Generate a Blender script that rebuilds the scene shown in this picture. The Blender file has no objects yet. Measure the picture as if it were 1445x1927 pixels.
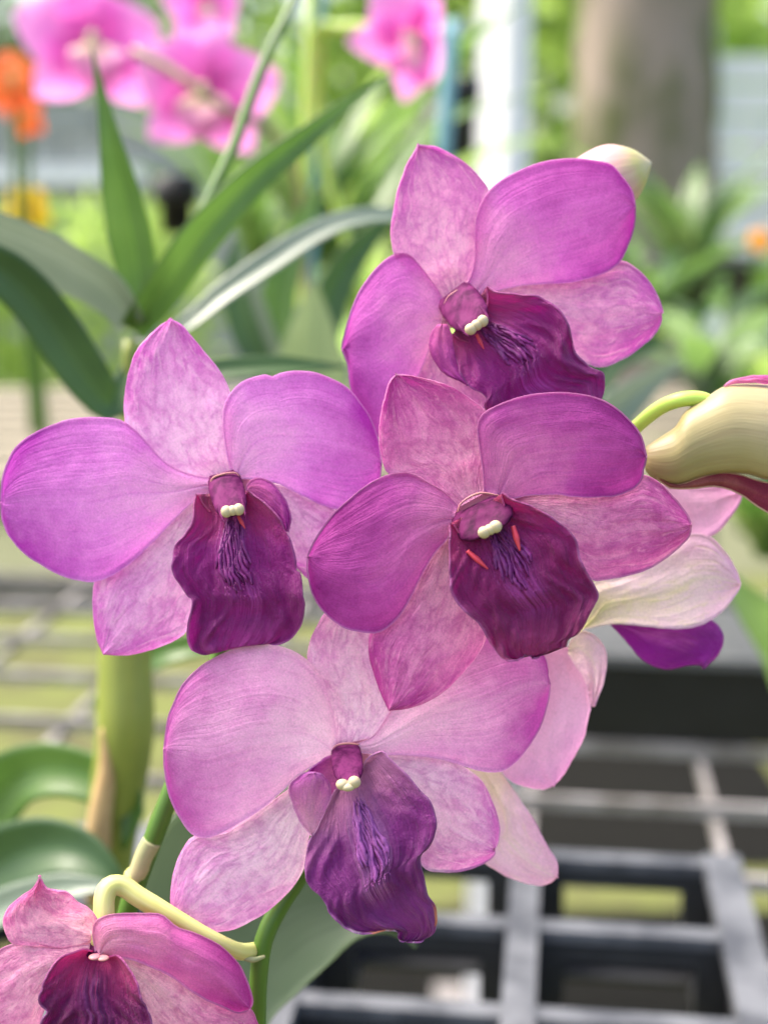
import bpy, math, random
import numpy as np
from mathutils import Vector, Matrix, noise
S = bpy.context.scene
C = S.collection
RAD = math.radians
random.seed(7)

# ------------------------------------------------------------------ camera, world, sun, exposure
CAM = np.array((0.0, 0.0, 1.2)); PITCH = RAD(12); FPX = 2650.0
cd = bpy.data.cameras.new('camera'); cam = bpy.data.objects.new('camera', cd); C.objects.link(cam)
cam.location = CAM; cam.rotation_euler = (RAD(90) - PITCH, 0, 0)
cd.sensor_fit = 'VERTICAL'; cd.sensor_height = 36; cd.sensor_width = 27
cd.lens = FPX / 1927 * 36
cd.clip_start = 0.01; cd.clip_end = 500
cd.dof.use_dof = True; cd.dof.focus_distance = 0.273; cd.dof.aperture_fstop = 8.8
S.camera = cam
SUN_EL, SUN_AZ = 60, -66          # azimuth from +Y (away from the camera) towards -X
W = bpy.data.worlds.new('World'); S.world = W; W.use_nodes = True
wn = W.node_tree.nodes; bgn = wn['Background']
sky = wn.new('ShaderNodeTexSky'); sky.sky_type = 'NISHITA'; sky.sun_disc = False
sky.sun_elevation = RAD(SUN_EL); sky.sun_rotation = RAD(SUN_AZ)
sky.air_density = 1.0; sky.dust_density = 6.0; sky.ozone_density = 0.6
W.node_tree.links.new(sky.outputs[0], bgn.inputs['Color']); bgn.inputs['Strength'].default_value = 0.15
sl = bpy.data.lights.new('sun', 'SUN'); sun = bpy.data.objects.new('sun', sl); C.objects.link(sun)
sl.energy = 1.5; sl.angle = RAD(22); sl.color = (1.0, 0.95, 0.88)
sd = Vector((math.sin(RAD(SUN_AZ)) * math.cos(RAD(SUN_EL)), math.cos(RAD(SUN_AZ)) * math.cos(RAD(SUN_EL)), math.sin(RAD(SUN_EL))))
sun.rotation_euler = sd.to_track_quat('Z', 'Y').to_euler(); sun.location = (0, 0, 6)
S.view_settings.view_transform = 'Standard'; S.view_settings.look = 'None'
S.view_settings.gamma = 1; S.view_settings.exposure = 1.75
S.cycles.max_bounces = 10; S.cycles.transmission_bounces = 8; S.cycles.diffuse_bounces = 6
S.cycles.use_denoising = True

# ------------------------------------------------------------------ geometry helpers
CP, SP = math.cos(PITCH), math.sin(PITCH)
FWD = np.array((0, CP, -SP)); UP = np.array((0, SP, CP)); RGT = np.array((1.0, 0, 0))
def P(px, py, d):                      # photo pixel at a distance d along the view axis -> point of the place
    px = np.asarray(px, float); py = np.asarray(py, float); d = np.asarray(d, float)
    x = (px - 722.5) / FPX * d; y = (963.5 - py) / FPX * d
    return CAM + x[..., None] * RGT + y[..., None] * UP + d[..., None] * FWD
ORG = {}
def origin(o): return ORG.get(o.name, np.zeros(3)) if o is not None else np.zeros(3)
def props(o, label=None, cat=None, group=None, kind=None):
    if label: o['label'] = label
    if cat: o['category'] = cat
    if group: o['group'] = group
    if kind: o['kind'] = kind
    return o
def empty(name, loc, parent=None, **k):
    o = bpy.data.objects.new(name, None); C.objects.link(o); o.empty_display_size = 0.01
    loc = np.asarray(loc, float); ORG[o.name] = loc
    o.location = loc - origin(parent)
    if parent is not None: o.parent = parent
    return props(o, **k)
def mesh(name, V, F, mat, parent=None, uv=None, smooth=True, loc=None, **k):
    V = np.asarray(V, float)
    if parent is None:
        loc = np.asarray(loc, float) if loc is not None else np.array((V[:, 0].mean(), V[:, 1].mean(), V[:, 2].min()))
        base = loc
    else:
        base = origin(parent); loc = np.zeros(3)
        if k.pop('own', False):
            pass
    m = bpy.data.meshes.new(name); m.from_pydata((V - base).tolist(), [], [list(map(int, f)) for f in F])
    if smooth: m.polygons.foreach_set('use_smooth', [True] * len(m.polygons))
    if uv is not None:
        ul = m.uv_layers.new(name='UVMap'); li = np.zeros(len(m.loops), int); m.loops.foreach_get('vertex_index', li)
        ul.data.foreach_set('uv', np.asarray(uv, float)[li].ravel())
    m.materials.append(mat)
    m.validate(); m.update()
    o = bpy.data.objects.new(name, m); C.objects.link(o)
    if parent is not None: o.parent = parent
    else: o.location = loc
    ORG[o.name] = base
    return props(o, **k)
def grid_faces(n, m, off=0):
    i, j = np.meshgrid(np.arange(n - 1), np.arange(m - 1), indexing='ij')
    a = (i * m + j).ravel() + off
    return np.stack([a, a + 1, a + m + 1, a + m], 1).tolist()
def crom(pts, n=None, ts=None, closed=False):
    p = np.asarray(pts, float)
    if len(p) == 2: p = np.array([p[0], p[0] * .67 + p[1] * .33, p[0] * .33 + p[1] * .67, p[1]])
    q = np.vstack([2 * p[0] - p[1], p, 2 * p[-1] - p[-2]])
    out = []
    t = np.linspace(0, 1, 14, endpoint=False)[:, None]
    for i in range(1, len(q) - 2):
        a, b, c, d = q[i - 1], q[i], q[i + 1], q[i + 2]
        out.append(.5 * (2 * b + (c - a) * t + (2 * a - 5 * b + 4 * c - d) * t * t + (3 * b - a - 3 * c + d) * t ** 3))
    out = np.vstack(out + [p[-1:]])
    s = np.r_[0, np.cumsum(np.linalg.norm(np.diff(out[:, :2], axis=0), axis=1))] if out.shape[1] == 2 else np.r_[0, np.cumsum(np.linalg.norm(np.diff(out, axis=0), axis=1))]
    s /= s[-1]
    if ts is None: ts = np.linspace(0, 1, n)
    return np.stack([np.interp(ts, s, out[:, k]) for k in range(out.shape[1])], 1)
def frames(p):
    t = np.gradient(p, axis=0); t /= np.linalg.norm(t, axis=1)[:, None] + 1e-12
    n = np.cross(t[0], (0.31, 0.2, 0.93)); n /= np.linalg.norm(n) + 1e-12
    N = []
    for k in range(len(p)):
        n = n - t[k] * np.dot(n, t[k]); n /= np.linalg.norm(n) + 1e-12; N.append(n)
    N = np.array(N); return t, N, np.cross(t, N)
def tube_data(pts, rad, seg=14, n=None, cap=True, flat=1.0):
    p = crom(pts, n or max(6, 6 * len(pts))); r = np.interp(np.linspace(0, 1, len(p)), np.linspace(0, 1, len(rad)), rad)
    t, N, B = frames(p)
    a = np.linspace(0, 2 * math.pi, seg, endpoint=False)
    V = (p[:, None] + r[:, None, None] * (np.cos(a)[None, :, None] * N[:, None] + flat * np.sin(a)[None, :, None] * B[:, None])).reshape(-1, 3)
    F = []
    for i in range(len(p) - 1):
        for j in range(seg):
            k = (j + 1) % seg; F.append([i * seg + j, i * seg + k, (i + 1) * seg + k, (i + 1) * seg + j])
    uv = [[i / (len(p) - 1), j / seg] for i in range(len(p)) for j in range(seg)]
    if cap: F.append(list(range(seg))[::-1]); F.append(list(range((len(p) - 1) * seg, len(p) * seg)))
    return V, F, np.array(uv)
def tube(name, pts, rad, mat, parent=None, seg=14, **k):
    n = k.pop('n', None); flat = k.pop('flat', 1.0)
    V, F, uv = tube_data(pts, rad, seg, n, flat=flat)
    return mesh(name, V, F, mat, parent, uv, **k)
def pxtube(name, pts, rpx, mat, parent=None, seg=14, **k):   # pts: (px,py,depth), radii in px at that depth
    A = np.array(pts, float); W3 = P(A[:, 0], A[:, 1], A[:, 2])
    d = np.interp(np.linspace(0, 1, len(rpx)), np.linspace(0, 1, len(A)), A[:, 2])
    return tube(name, W3, np.asarray(rpx) * d / FPX, mat, parent, seg, **k)
def box_data(c, s, rx=None):
    c = np.asarray(c); s = np.asarray(s) / 2
    V = [c + np.array((x, y, z)) * s for x in (-1, 1) for y in (-1, 1) for z in (-1, 1)]
    F = [[0, 1, 3, 2], [4, 6, 7, 5], [0, 4, 5, 1], [2, 3, 7, 6], [0, 2, 6, 4], [1, 5, 7, 3]]
    return np.array(V), F
def merge(parts):
    V, F, n = [], [], 0
    for v, f in parts:
        V.append(v); F += [[i + n for i in q] for q in f]; n += len(v)
    return np.vstack(V), F
def ball(c, r, seg=14, rings=9):
    V = []; F = []
    c = np.asarray(c)
    for i in range(rings + 1):
        th = math.pi * i / rings
        for j in range(seg):
            ph = 2 * math.pi * j / seg
            V.append(c + np.array((r[0] * math.sin(th) * math.cos(ph), r[1] * math.sin(th) * math.sin(ph), r[2] * math.cos(th))))
    for i in range(rings):
        for j in range(seg):
            k = (j + 1) % seg; F.append([i * seg + j, (i + 1) * seg + j, (i + 1) * seg + k, i * seg + k])
    return np.array(V), F

# ------------------------------------------------------------------ materials
def newmat(name):
    m = bpy.data.materials.new(name); m.use_nodes = True; nt = m.node_tree; nt.nodes.clear()
    out = nt.nodes.new('ShaderNodeOutputMaterial'); return m, nt, out
class NB:
    def __init__(s, nt): s.nt = nt
    def n(s, t, **k):
        o = s.nt.nodes.new(t)
        for a, b in k.items(): setattr(o, a, b)
        return o
    def l(s, a, b): s.nt.links.new(a, b)
    def val(s, sock, v):
        if hasattr(v, 'node'): s.l(v, sock)
        else: sock.default_value = v
    def math(s, op, a, b=0.0, c=0.0, clamp=False):
        o = s.n('ShaderNodeMath', operation=op); o.use_clamp = clamp
        s.val(o.inputs[0], a); s.val(o.inputs[1], b); s.val(o.inputs[2], c); return o.outputs[0]
    def mix(s, f, a, b, mode='MIX'):
        o = s.n('ShaderNodeMix', data_type='RGBA', blend_type=mode)
        s.val(o.inputs[0], f); s.val(o.inputs[6], a if hasattr(a, 'node') else (*a, 1)[:4]); s.val(o.inputs[7], b if hasattr(b, 'node') else (*b, 1)[:4]); return o.outputs[2]
    def ramp(s, f, stops, interp='LINEAR'):
        o = s.n('ShaderNodeValToRGB'); o.color_ramp.interpolation = interp; e = o.color_ramp.elements
        while len(e) < len(stops): e.new(0.5)
        for x, (p, c) in zip(e, stops): x.position = p; x.color = (*c, 1)[:4] if not isinstance(c, (int, float)) else (c, c, c, 1)
        s.l(f, o.inputs[0]); return o.outputs[0]
    def sstep(s, x, a, b):
        o = s.n('ShaderNodeMapRange', interpolation_type='SMOOTHSTEP'); s.val(o.inputs[0], x); o.inputs[1].default_value = a; o.inputs[2].default_value = b; return o.outputs[0]
    def noise(s, vec, scale, detail=3, rough=.55, dist=0.0):
        o = s.n('ShaderNodeTexNoise'); s.l(vec, o.inputs['Vector']); o.inputs['Scale'].default_value = scale
        o.inputs['Detail'].default_value = detail; o.inputs['Roughness'].default_value = rough; o.inputs['Distortion'].default_value = dist; return o
    def vmul(s, v, m):
        o = s.n('ShaderNodeVectorMath', operation='MULTIPLY'); s.l(v, o.inputs[0]); o.inputs[1].default_value = m; return o.outputs[0]
    def vadd(s, v, w):
        o = s.n('ShaderNodeVectorMath', operation='ADD'); s.val(o.inputs[0], v); s.val(o.inputs[1], w); return o.outputs[0]
    def bump(s, h, strength, dist, normal=None):
        o = s.n('ShaderNodeBump'); s.l(h, o.inputs['Height']); o.inputs['Strength'].default_value = strength; o.inputs['Distance'].default_value = dist
        if normal is not None: s.l(normal, o.inputs['Normal'])
        return o.outputs[0]
    def hsv(s, c, sat=1, val=1, hue=.5):
        o = s.n('ShaderNodeHueSaturation'); s.l(c, o.inputs['Color']); s.val(o.inputs['Saturation'], sat); s.val(o.inputs['Value'], val); o.inputs['Hue'].default_value = hue; return o.outputs[0]

def leafy_surface(b, out, col, tcol, trans, rough, spec, nrm, sheen=0.0):
    p = b.n('ShaderNodeBsdfPrincipled'); b.l(col, p.inputs['Base Color']); p.inputs['Roughness'].default_value = rough
    p.inputs['Specular IOR Level'].default_value = spec
    if sheen: p.inputs['Sheen Weight'].default_value = sheen; p.inputs['Sheen Roughness'].default_value = .4
    t = b.n('ShaderNodeBsdfTranslucent'); b.l(tcol, t.inputs['Color'])
    if nrm is not None: b.l(nrm, p.inputs['Normal']); b.l(nrm, t.inputs['Normal'])
    mx = b.n('ShaderNodeMixShader'); b.val(mx.inputs[0], trans); b.l(p.outputs[0], mx.inputs[1]); b.l(t.outputs[0], mx.inputs[2])
    b.l(mx.outputs[0], out.inputs['Surface'])

def petal_mat(name, base, mid, tip, net=0.0, vein=0.25, trans=.5, tboost=1.18, edge=(.9, .72, .9), seed=0.0, back=None, edge_amt=.14, pale=None):
    m, nt, out = newmat(name); b = NB(nt)
    uv = b.n('ShaderNodeUVMap').outputs[0]; tc = b.n('ShaderNodeTexCoord').outputs['Object']
    sp = b.n('ShaderNodeSeparateXYZ'); b.l(uv, sp.inputs[0]); u, v = sp.outputs[0], sp.outputs[1]
    cr = b.math('ABSOLUTE', b.math('SUBTRACT', b.math('MULTIPLY', v, 2), 1))
    off = b.vadd(tc, (seed, seed * .7, seed * 1.3))
    big = b.noise(off, 70, 3).outputs[0]
    mot = b.noise(off, 330, 4, .65).outputs[0]
    uu = b.math('ADD', u, b.math('MULTIPLY', b.math('SUBTRACT', big, .5), .85))
    uu = b.math('ADD', uu, b.math('MULTIPLY', b.math('SUBTRACT', cr, .5), b.math('MULTIPLY', big, .55)))
    uu = b.math('ADD', uu, b.math('MULTIPLY', b.math('SUBTRACT', mot, .5), .38 if net else .3))
    col = b.ramp(uu, [(0.0, base), (.48, mid), (1.0, tip)])
    # fine veins fanning along the petal
    vv = b.n('ShaderNodeCombineXYZ'); b.l(b.math('MULTIPLY', u, 2.2), vv.inputs[0]); b.l(b.math('MULTIPLY', v, 34), vv.inputs[1]); vv.inputs[2].default_value = seed
    fine = b.noise(vv.outputs[0], 1.0, 3, .6, .6).outputs[0]
    finef = b.math('MULTIPLY', b.math('MULTIPLY', b.sstep(fine, .42, .78), vein), b.sstep(mot, .3, .65))
    col = b.mix(finef, col, tip)
    h = fine
    if net:
        nv = b.vadd(b.vmul(uv, (7.5, 13.0, 1)), (seed * 3.1, seed, 0))
        nn = b.noise(nv, 1.0, 3, .5, 1.1).outputs[0]
        line = b.math('SUBTRACT', 1, b.sstep(b.math('ABSOLUTE', b.math('SUBTRACT', nn, .5)), 0.0, .075))
        wob = b.noise(off, 130, 2).outputs['Color']
        vo = b.n('ShaderNodeTexVoronoi', feature='DISTANCE_TO_EDGE'); b.l(b.vadd(b.vmul(uv, (9.0, 9.0, 1)), b.vmul(wob, (1.5, 1.5, 0))), vo.inputs['Vector']); vo.inputs['Scale'].default_value = 1.0
        line2 = b.math('SUBTRACT', 1, b.sstep(vo.outputs['Distance'], 0.0, .24))
        line = b.math('MAXIMUM', b.math('MULTIPLY', line, .6), line2)
        line = b.math('MULTIPLY', line, b.math('MULTIPLY', b.sstep(mot, .3, .62), net))
        col = b.mix(line, col, tuple(.9 * x for x in tip))
        col = b.mix(b.math('MULTIPLY', b.sstep(nn, .5, .68), .3), col, base)
        h = b.math('ADD', b.math('MULTIPLY', fine, .5), b.math('MULTIPLY', nn, 1.7))
    # pale mid rib and light dots
    rib = b.math('MULTIPLY', b.math('SUBTRACT', 1, b.sstep(cr, .0, .09)), .28)
    col = b.mix(rib, col, pale or mid)
    grain = b.noise(tc, 2600, 2, .6).outputs[0]
    col = b.hsv(col, 1.0, b.math('ADD', .70, b.math('MULTIPLY', grain, .6)))
    # thin pale margin
    em = b.math('MAXIMUM', b.sstep(cr, .972, 1.0), b.sstep(u, .99, 1.0)); em = b.math('MULTIPLY', em, edge_amt)
    col = b.mix(em, col, edge)
    if back:
        g = b.n('ShaderNodeNewGeometry'); col = b.mix(g.outputs['Backfacing'], col, back)
    tcol = b.hsv(col, 1.02, tboost)
    n0 = b.bump(mot, .3, .0011); n1 = b.bump(h, .45, .0006, n0); n2 = b.bump(grain, .4, .00016, n1)
    leafy_surface(b, out, col, tcol, trans, .55, .14, n2, .0)
    return m

def lip_mat(name, throat, mid, outer, seed=0.0, brown=0.0, pale_ridge=(.32, .05, .27)):
    m, nt, out = newmat(name); b = NB(nt)
    uv = b.n('ShaderNodeUVMap').outputs[0]; tc = b.n('ShaderNodeTexCoord').outputs['Object']
    sp = b.n('ShaderNodeSeparateXYZ'); b.l(uv, sp.inputs[0]); u, v = sp.outputs[0], sp.outputs[1]
    cr = b.math('ABSOLUTE', b.math('SUBTRACT', b.math('MULTIPLY', v, 2), 1))
    off = b.vadd(tc, (seed, seed * .7, seed * 1.3))
    mot = b.noise(off, 260, 4, .65).outputs[0]
    uu = b.math('ADD', u, b.math('MULTIPLY', b.math('SUBTRACT', mot, .5), .28))
    col = b.ramp(uu, [(0.02, throat), (.38, mid), (.66, tuple(.72 * x for x in mid)), (.8, outer), (1.0, outer)])
    vv = b.n('ShaderNodeCombineXYZ'); b.l(b.math('MULTIPLY', u, 2.5), vv.inputs[0]); b.l(b.math('MULTIPLY', v, 46), vv.inputs[1]); vv.inputs[2].default_value = seed
    fine = b.noise(vv.outputs[0], 1.0, 4, .65, .8).outputs[0]
    col = b.mix(b.math('MULTIPLY', b.sstep(fine, .5, .75), .55), col, tuple(.45 * x for x in mid))
    # violet streaks over the keels
    kz = b.math('MULTIPLY', b.math('SUBTRACT', 1, b.sstep(cr, .1, .42)), b.math('MULTIPLY', b.sstep(u, .12, .3), b.math('SUBTRACT', 1, b.sstep(u, .6, .72))))
    col = b.mix(b.math('MULTIPLY', kz, b.sstep(fine, .35, .62)), col, pale_ridge)
    grain = b.noise(tc, 2400, 3, .7).outputs[0]
    spk = b.math('MULTIPLY', b.sstep(grain, .66, .78), .35)
    col = b.mix(spk, col, (.5, .2, .5))
    em = b.math('MAXIMUM', b.sstep(cr, .965, 1.0), b.sstep(u, .985, 1.0))
    col = b.mix(b.math('MULTIPLY', em, .3), col, (.5, .22, .5))
    if brown:
        bn = b.noise(off, 95, 2).outputs[0]
        bm = b.math('MULTIPLY', b.sstep(bn, .45, .5), b.math('MAXIMUM', b.sstep(u, .95, .975), b.math('MULTIPLY', b.sstep(cr, .90, .94), b.sstep(u, .76, .82)))); col = b.mix(b.math('MULTIPLY', bm, brown), col, (.55, .19, .09))
        wm = b.math('MULTIPLY', b.sstep(mot, .52, .62), b.math('MAXIMUM', b.sstep(u, .965, .99), b.math('MULTIPLY', b.sstep(cr, .95, .99), b.sstep(u, .6, .8))))
        col = b.mix(b.math('MULTIPLY', wm, .6), col, (.6, .5, .55))
    tcol = b.hsv(col, 1.1, 1.4)
    n0 = b.bump(mot, .7, .0012); n1 = b.bump(fine, .7, .0009, n0); n2 = b.bump(grain, .6, .00025, n1)
    leafy_surface(b, out, col, tcol, .25, .42, .3, n2, .12)
    return m

def leaf_mat(name, c1, c2, trans=.3, rough=.38, spec=.5, tcol=None, vein=.35, scale=25):
    m, nt, out = newmat(name); b = NB(nt)
    uv = b.n('ShaderNodeUVMap').outputs[0]; tc = b.n('ShaderNodeTexCoord').outputs['Object']
    sp = b.n('ShaderNodeSeparateXYZ'); b.l(uv, sp.inputs[0]); u, v = sp.outputs[0], sp.outputs[1]
    vv = b.n('ShaderNodeCombineXYZ'); b.l(b.math('MULTIPLY', u, 1.2), vv.inputs[0]); b.l(b.math('MULTIPLY', v, 30), vv.inputs[1])
    fine = b.noise(vv.outputs[0], 1.0, 3, .6).outputs[0]; big = b.noise(tc, scale, 3).outputs[0]
    col = b.ramp(big, [(.3, c1), (.7, c2)])
    col = b.mix(b.math('MULTIPLY', b.sstep(fine, .5, .7), vein), col, tuple(.62 * x for x in c1))
    cr = b.math('ABSOLUTE', b.math('SUBTRACT', b.math('MULTIPLY', v, 2), 1))
    col = b.mix(b.math('MULTIPLY', b.math('SUBTRACT', 1, b.sstep(cr, 0, .07)), .4), col, tuple(1.5 * x for x in c2))
    tr = b.hsv(col, 1.0, 1.45) if tcol is None else b.mix(.75, col, tcol)
    leafy_surface(b, out, col, tr, trans, rough, spec, b.bump(fine, .2, .0005))
    return m

def plain(name, c1, c2=None, rough=.6,  scale=30, spec=.4, bump=.2, bdist=.002, metal=0, detail=4, stretch=(1, 1, 1), lo=.3, hi=.7):
    m, nt, out = newmat(name); b = NB(nt); tc = b.vmul(b.n('ShaderNodeTexCoord').outputs['Object'], stretch)
    n = b.noise(tc, scale, detail, .6).outputs[0]
    col = b.ramp(n, [(lo, c1), (hi, c2 or tuple(.8 * x for x in c1))])
    p = b.n('ShaderNodeBsdfPrincipled'); b.l(col, p.inputs['Base Color']); p.inputs['Roughness'].default_value = rough
    p.inputs['Specular IOR Level'].default_value = spec; p.inputs['Metallic'].default_value = metal
    if bump: b.l(b.bump(n, bump, bdist), p.inputs['Normal'])
    b.l(p.outputs[0], out.inputs['Surface']); return m

def stem_mat(name, c1, c2, rough=.4, trans=.0, scale=60):
    m, nt, out = newmat(name); b = NB(nt); tc = b.n('ShaderNodeTexCoord').outputs['Object']
    uv = b.n('ShaderNodeUVMap').outputs[0]
    n = b.noise(b.vmul(uv, (1.5, 9, 1)), 1.0, 3).outputs[0]; n2 = b.noise(tc, scale, 3).outputs[0]
    col = b.ramp(b.math('ADD', b.math('MULTIPLY', n, .5), b.math('MULTIPLY', n2, .5)), [(.35, c1), (.65, c2)])
    p = b.n('ShaderNodeBsdfPrincipled'); b.l(col, p.inputs['Base Color']); p.inputs['Roughness'].default_value = rough
    p.inputs['Subsurface Weight'].default_value = trans; p.inputs['Subsurface Radius'].default_value = (.3, 1, .2); p.inputs['Subsurface Scale'].default_value = .002
    b.l(b.bump(n, .25, .0003), p.inputs['Normal']); b.l(p.outputs[0], out.inputs['Surface']); return m

# ------------------------------------------------------------------ petal surfaces
def outline_noise(n, amp, seed, freq=1.0):
    s = np.linspace(0, 1, n); r = np.random.RandomState(seed); o = np.zeros(n)
    for k in (3, 5, 8, 13, 21): o += r.uniform(-1, 1) / k ** .6 * np.sin(2 * math.pi * k * freq * s + r.uniform(0, 6.3))
    return o * amp * np.clip(s * 6, 0, 1) * np.clip((1 - s) * 8, .0, 1)
def smooth(x, a, b):
    t = np.clip((x - a) / (b - a), 0, 1); return t * t * (3 - 2 * t)
SEED = [11]
def sheet(name, parent, T, L, R, D, mat, d0=0, a=0, b=0, cup=0, tw=0, wave=0, wf=1.2, groove=.25, jit=1.3, bumps=.45, fn=None, N=46, M=25, rim=.00035, tx=0, ty=0, label=None):
    """A petal-like sheet between its left and right margin (base to tip), with its depth (mm, + is away) over length and breadth."""
    SEED[0] += 1; sd = SEED[0]
    Lp = np.array([T(p) for p in L]); Rp = np.array([T(p) for p in R])
    if np.linalg.norm(Lp[-1] - Rp[-1]) > 1e-6: Rp = np.vstack([Rp, Lp[-1]])
    s = np.linspace(0, 1, N); s = .45 * s + .55 * np.sin(s * math.pi / 2)
    Lc, Rc = crom(Lp, ts=s), crom(Rp, ts=s)
    for c, q in ((Lc, 0), (Rc, 1)):
        t = np.gradient(c, axis=0); t /= np.linalg.norm(t, axis=1)[:, None] + 1e-9
        c += np.stack([-t[:, 1], t[:, 0]], 1) * outline_noise(N, jit, sd * 2 + q)[:, None]
    v = np.linspace(0, 1, M); vv = 2 * v - 1
    px = Lc[:, None, :] * (1 - v)[None, :, None] + Rc[:, None, :] * v[None, :, None]
    U = np.repeat(s[:, None], M, 1); VV = np.repeat(vv[None], N, 0)
    ph = sd * 1.7
    dm = d0 + a * U + b * U * U + cup * VV ** 2 * np.sin(np.clip(U, 0, 1) * math.pi * .5 + .25) + tw * VV * U
    dm = dm + wave * np.sin(wf * U * 6.3 + ph + np.sign(VV) * .9) * VV ** 2 * U
    dm = dm + groove * np.exp(-(VV / .07) ** 2) * (1 - U)
    if bumps:
        nz = np.array([[noise.noise(Vector((U[i, j] * 3.1 + sd, VV[i, j] * 1.7, sd * .37))) + .45 * noise.noise(Vector((U[i, j] * 8 + sd, VV[i, j] * 5, sd * .9))) for j in range(M)] for i in range(N)])
        dm = dm + nz * bumps * 1.6 * np.clip(U * 3, 0, 1)
    if fn is not None: dm = dm + fn(U, VV)
    pc = px.mean((0, 1))
    dm = dm + tx * (px[..., 0] - pc[0]) * .1 + ty * (px[..., 1] - pc[1]) * .1
    d = D + dm / 1000
    V = P(px[..., 0], px[..., 1], d).reshape(-1, 3)
    uv = np.stack([U, np.repeat(v[None], N, 0)], -1).reshape(-1, 2)
    F = [f[::-1] for f in grid_faces(N, M)]
    k = {'label': label} if label else {}
    o = mesh(name, V, F, mat, parent, uv, **k)
    md = o.modifiers.new('thickness', 'SOLIDIFY'); md.thickness = rim; md.offset = -1; md.use_rim = True; md.use_rim_only = True
    o['px'] = 0; del o['px']
    return o, (lambda uu, vv_: P(np.interp(uu, s, np.arange(N)) * 0 + _interp(px[..., 0], uu, vv_, s), _interp(px[..., 1], uu, vv_, s), _interp(d, uu, vv_, s)))
def _interp(G, u, v, s):
    u = np.asarray(u, float); v = np.asarray(v, float)
    i = np.interp(u, s, np.arange(len(s))); j = (v + 1) / 2 * (G.shape[1] - 1)
    i0 = np.clip(i.astype(int), 0, G.shape[0] - 2); j0 = np.clip(j.astype(int), 0, G.shape[1] - 2); fi = i - i0; fj = j - j0
    return (G[i0, j0] * (1 - fi) * (1 - fj) + G[i0 + 1, j0] * fi * (1 - fj) + G[i0, j0 + 1] * (1 - fi) * fj + G[i0 + 1, j0 + 1] * fi * fj)
def TZ(ox, oy, k): return lambda p: np.array((ox + p[0] / k, oy + p[1] / k))
T1 = TZ(0, 580, 2.007); T2 = TZ(640, 260, 2.331); T3 = TZ(560, 690, 1.680); T4 = TZ(290, 1140, 1.784); T5 = TZ(0, 1550, 2.408)
T8 = TZ(840, 1150, 2.388); TB = TZ(1100, 480, 4.188); TF = TZ(980, 1060, 3.108); T0 = TZ(0, 0, 1)

def lip_fn(fwd=12, lobe=6, fold=1.6, ufold=.62, ridge=.55, sd=0, tipcurl=2.0):
    def f(U, V):
        base = 2.5 - fwd * 2.0 * U + fwd * 1.25 * U * U
        side = -lobe * V ** 2 * np.clip(1 - U * 1.25, 0, 1)
        fo = fold * smooth(U, ufold - .05, ufold + .06) * (.45 + .55 * np.exp(-(V / .5) ** 2))
        w = np.exp(-(V / .34) ** 4) * smooth(U, .12, .3) * (1 - smooth(U, ufold - .03, ufold + .04))
        r = np.zeros_like(U)
        for i in range(U.shape[0]):
            for j in range(U.shape[1]):
                r[i, j] = noise.noise(Vector((U[i, j] * 3.5 + sd, V[i, j] * 17, sd))) + .6 * noise.noise(Vector((U[i, j] * 9 + sd, V[i, j] * 30, sd + 3)))
        ru = np.zeros_like(U)
        for i in range(U.shape[0]):
            for j in range(U.shape[1]): ru[i, j] = noise.noise(Vector((U[i, j] * 4 + sd, V[i, j] * 3.0, sd + 9))) + .5 * noise.noise(Vector((U[i, j] * 8, V[i, j] * 7 + sd, sd + 5)))
        edge = .9 * ru * (.25 + V ** 2) * smooth(U, .25, .6)
        rip = np.zeros_like(U)
        for i in range(U.shape[0]):
            for j in range(U.shape[1]):
                rip[i, j] = noise.noise(Vector(((U[i, j] - .35 * abs(V[i, j])) * 16 + sd, V[i, j] * 3.5 + sd, sd + 21)))
        return base + side + fo - 1.1 * w - ridge * 1.5 * r * w + edge * 2.4 + tipcurl * smooth(U, .8, 1) + 1.0 * rip * smooth(np.abs(V), .2, .5) * smooth(U, .15, .35)
    return f

def callus(parent, surf, mat, sd, u0=.2, u1=.6, half=.36, n=10):
    r = np.random.RandomState(sd); parts = []
    for k in range(n):
        v0 = -half + 2 * half * k / (n - 1) + r.uniform(-.015, .015); e = u1 - .10 * abs(v0) / half - r.uniform(0, .07)
        uu = np.linspace(u0 + r.uniform(0, .06), e, 12); v = v0 * (.30 + .70 * (uu - u0) / (u1 - u0)) + .018 * np.sin(uu * 40 + k)
        p = surf(uu, v); toward = CAM - p; toward /= np.linalg.norm(toward, axis=1)[:, None]
        lift = (-.12 + .50 * np.linspace(0, 1, 12) + r.uniform(-.18, .18, 12)) / 1000
        p = p + toward * lift[:, None]
        rad = np.r_[.10, .30, .36, .44, .50, .60, .2] / 1000 * r.uniform(.55, 1.0)
        V, F, _ = tube_data(p, rad, 6, 22); V += r.normal(0, .00009, V.shape); parts.append((V, F))
    for k in range(55):                          # short hairs at the free end of the keels
        vv = r.uniform(-half, half); uu = u1 - .02 - abs(r.normal(0, .09)); q = surf(np.array([uu]), np.array([vv * .9]))[0]
        t = CAM - q; t /= np.linalg.norm(t); dn = -UP * r.uniform(.2, 1) + RGT * r.uniform(-.6, .6)
        q = q + t * .0004
        p = np.array([q, q + t * .0005 + dn * .0003, q + t * .0007 + dn * r.uniform(.0004, .0009)])
        V, F, _ = tube_data(p, [.00011, .00008, .00003], 3, 4, cap=False); parts.append((V, F))
    V, F = merge(parts); mesh('callus', V, F, mat, parent)

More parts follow.
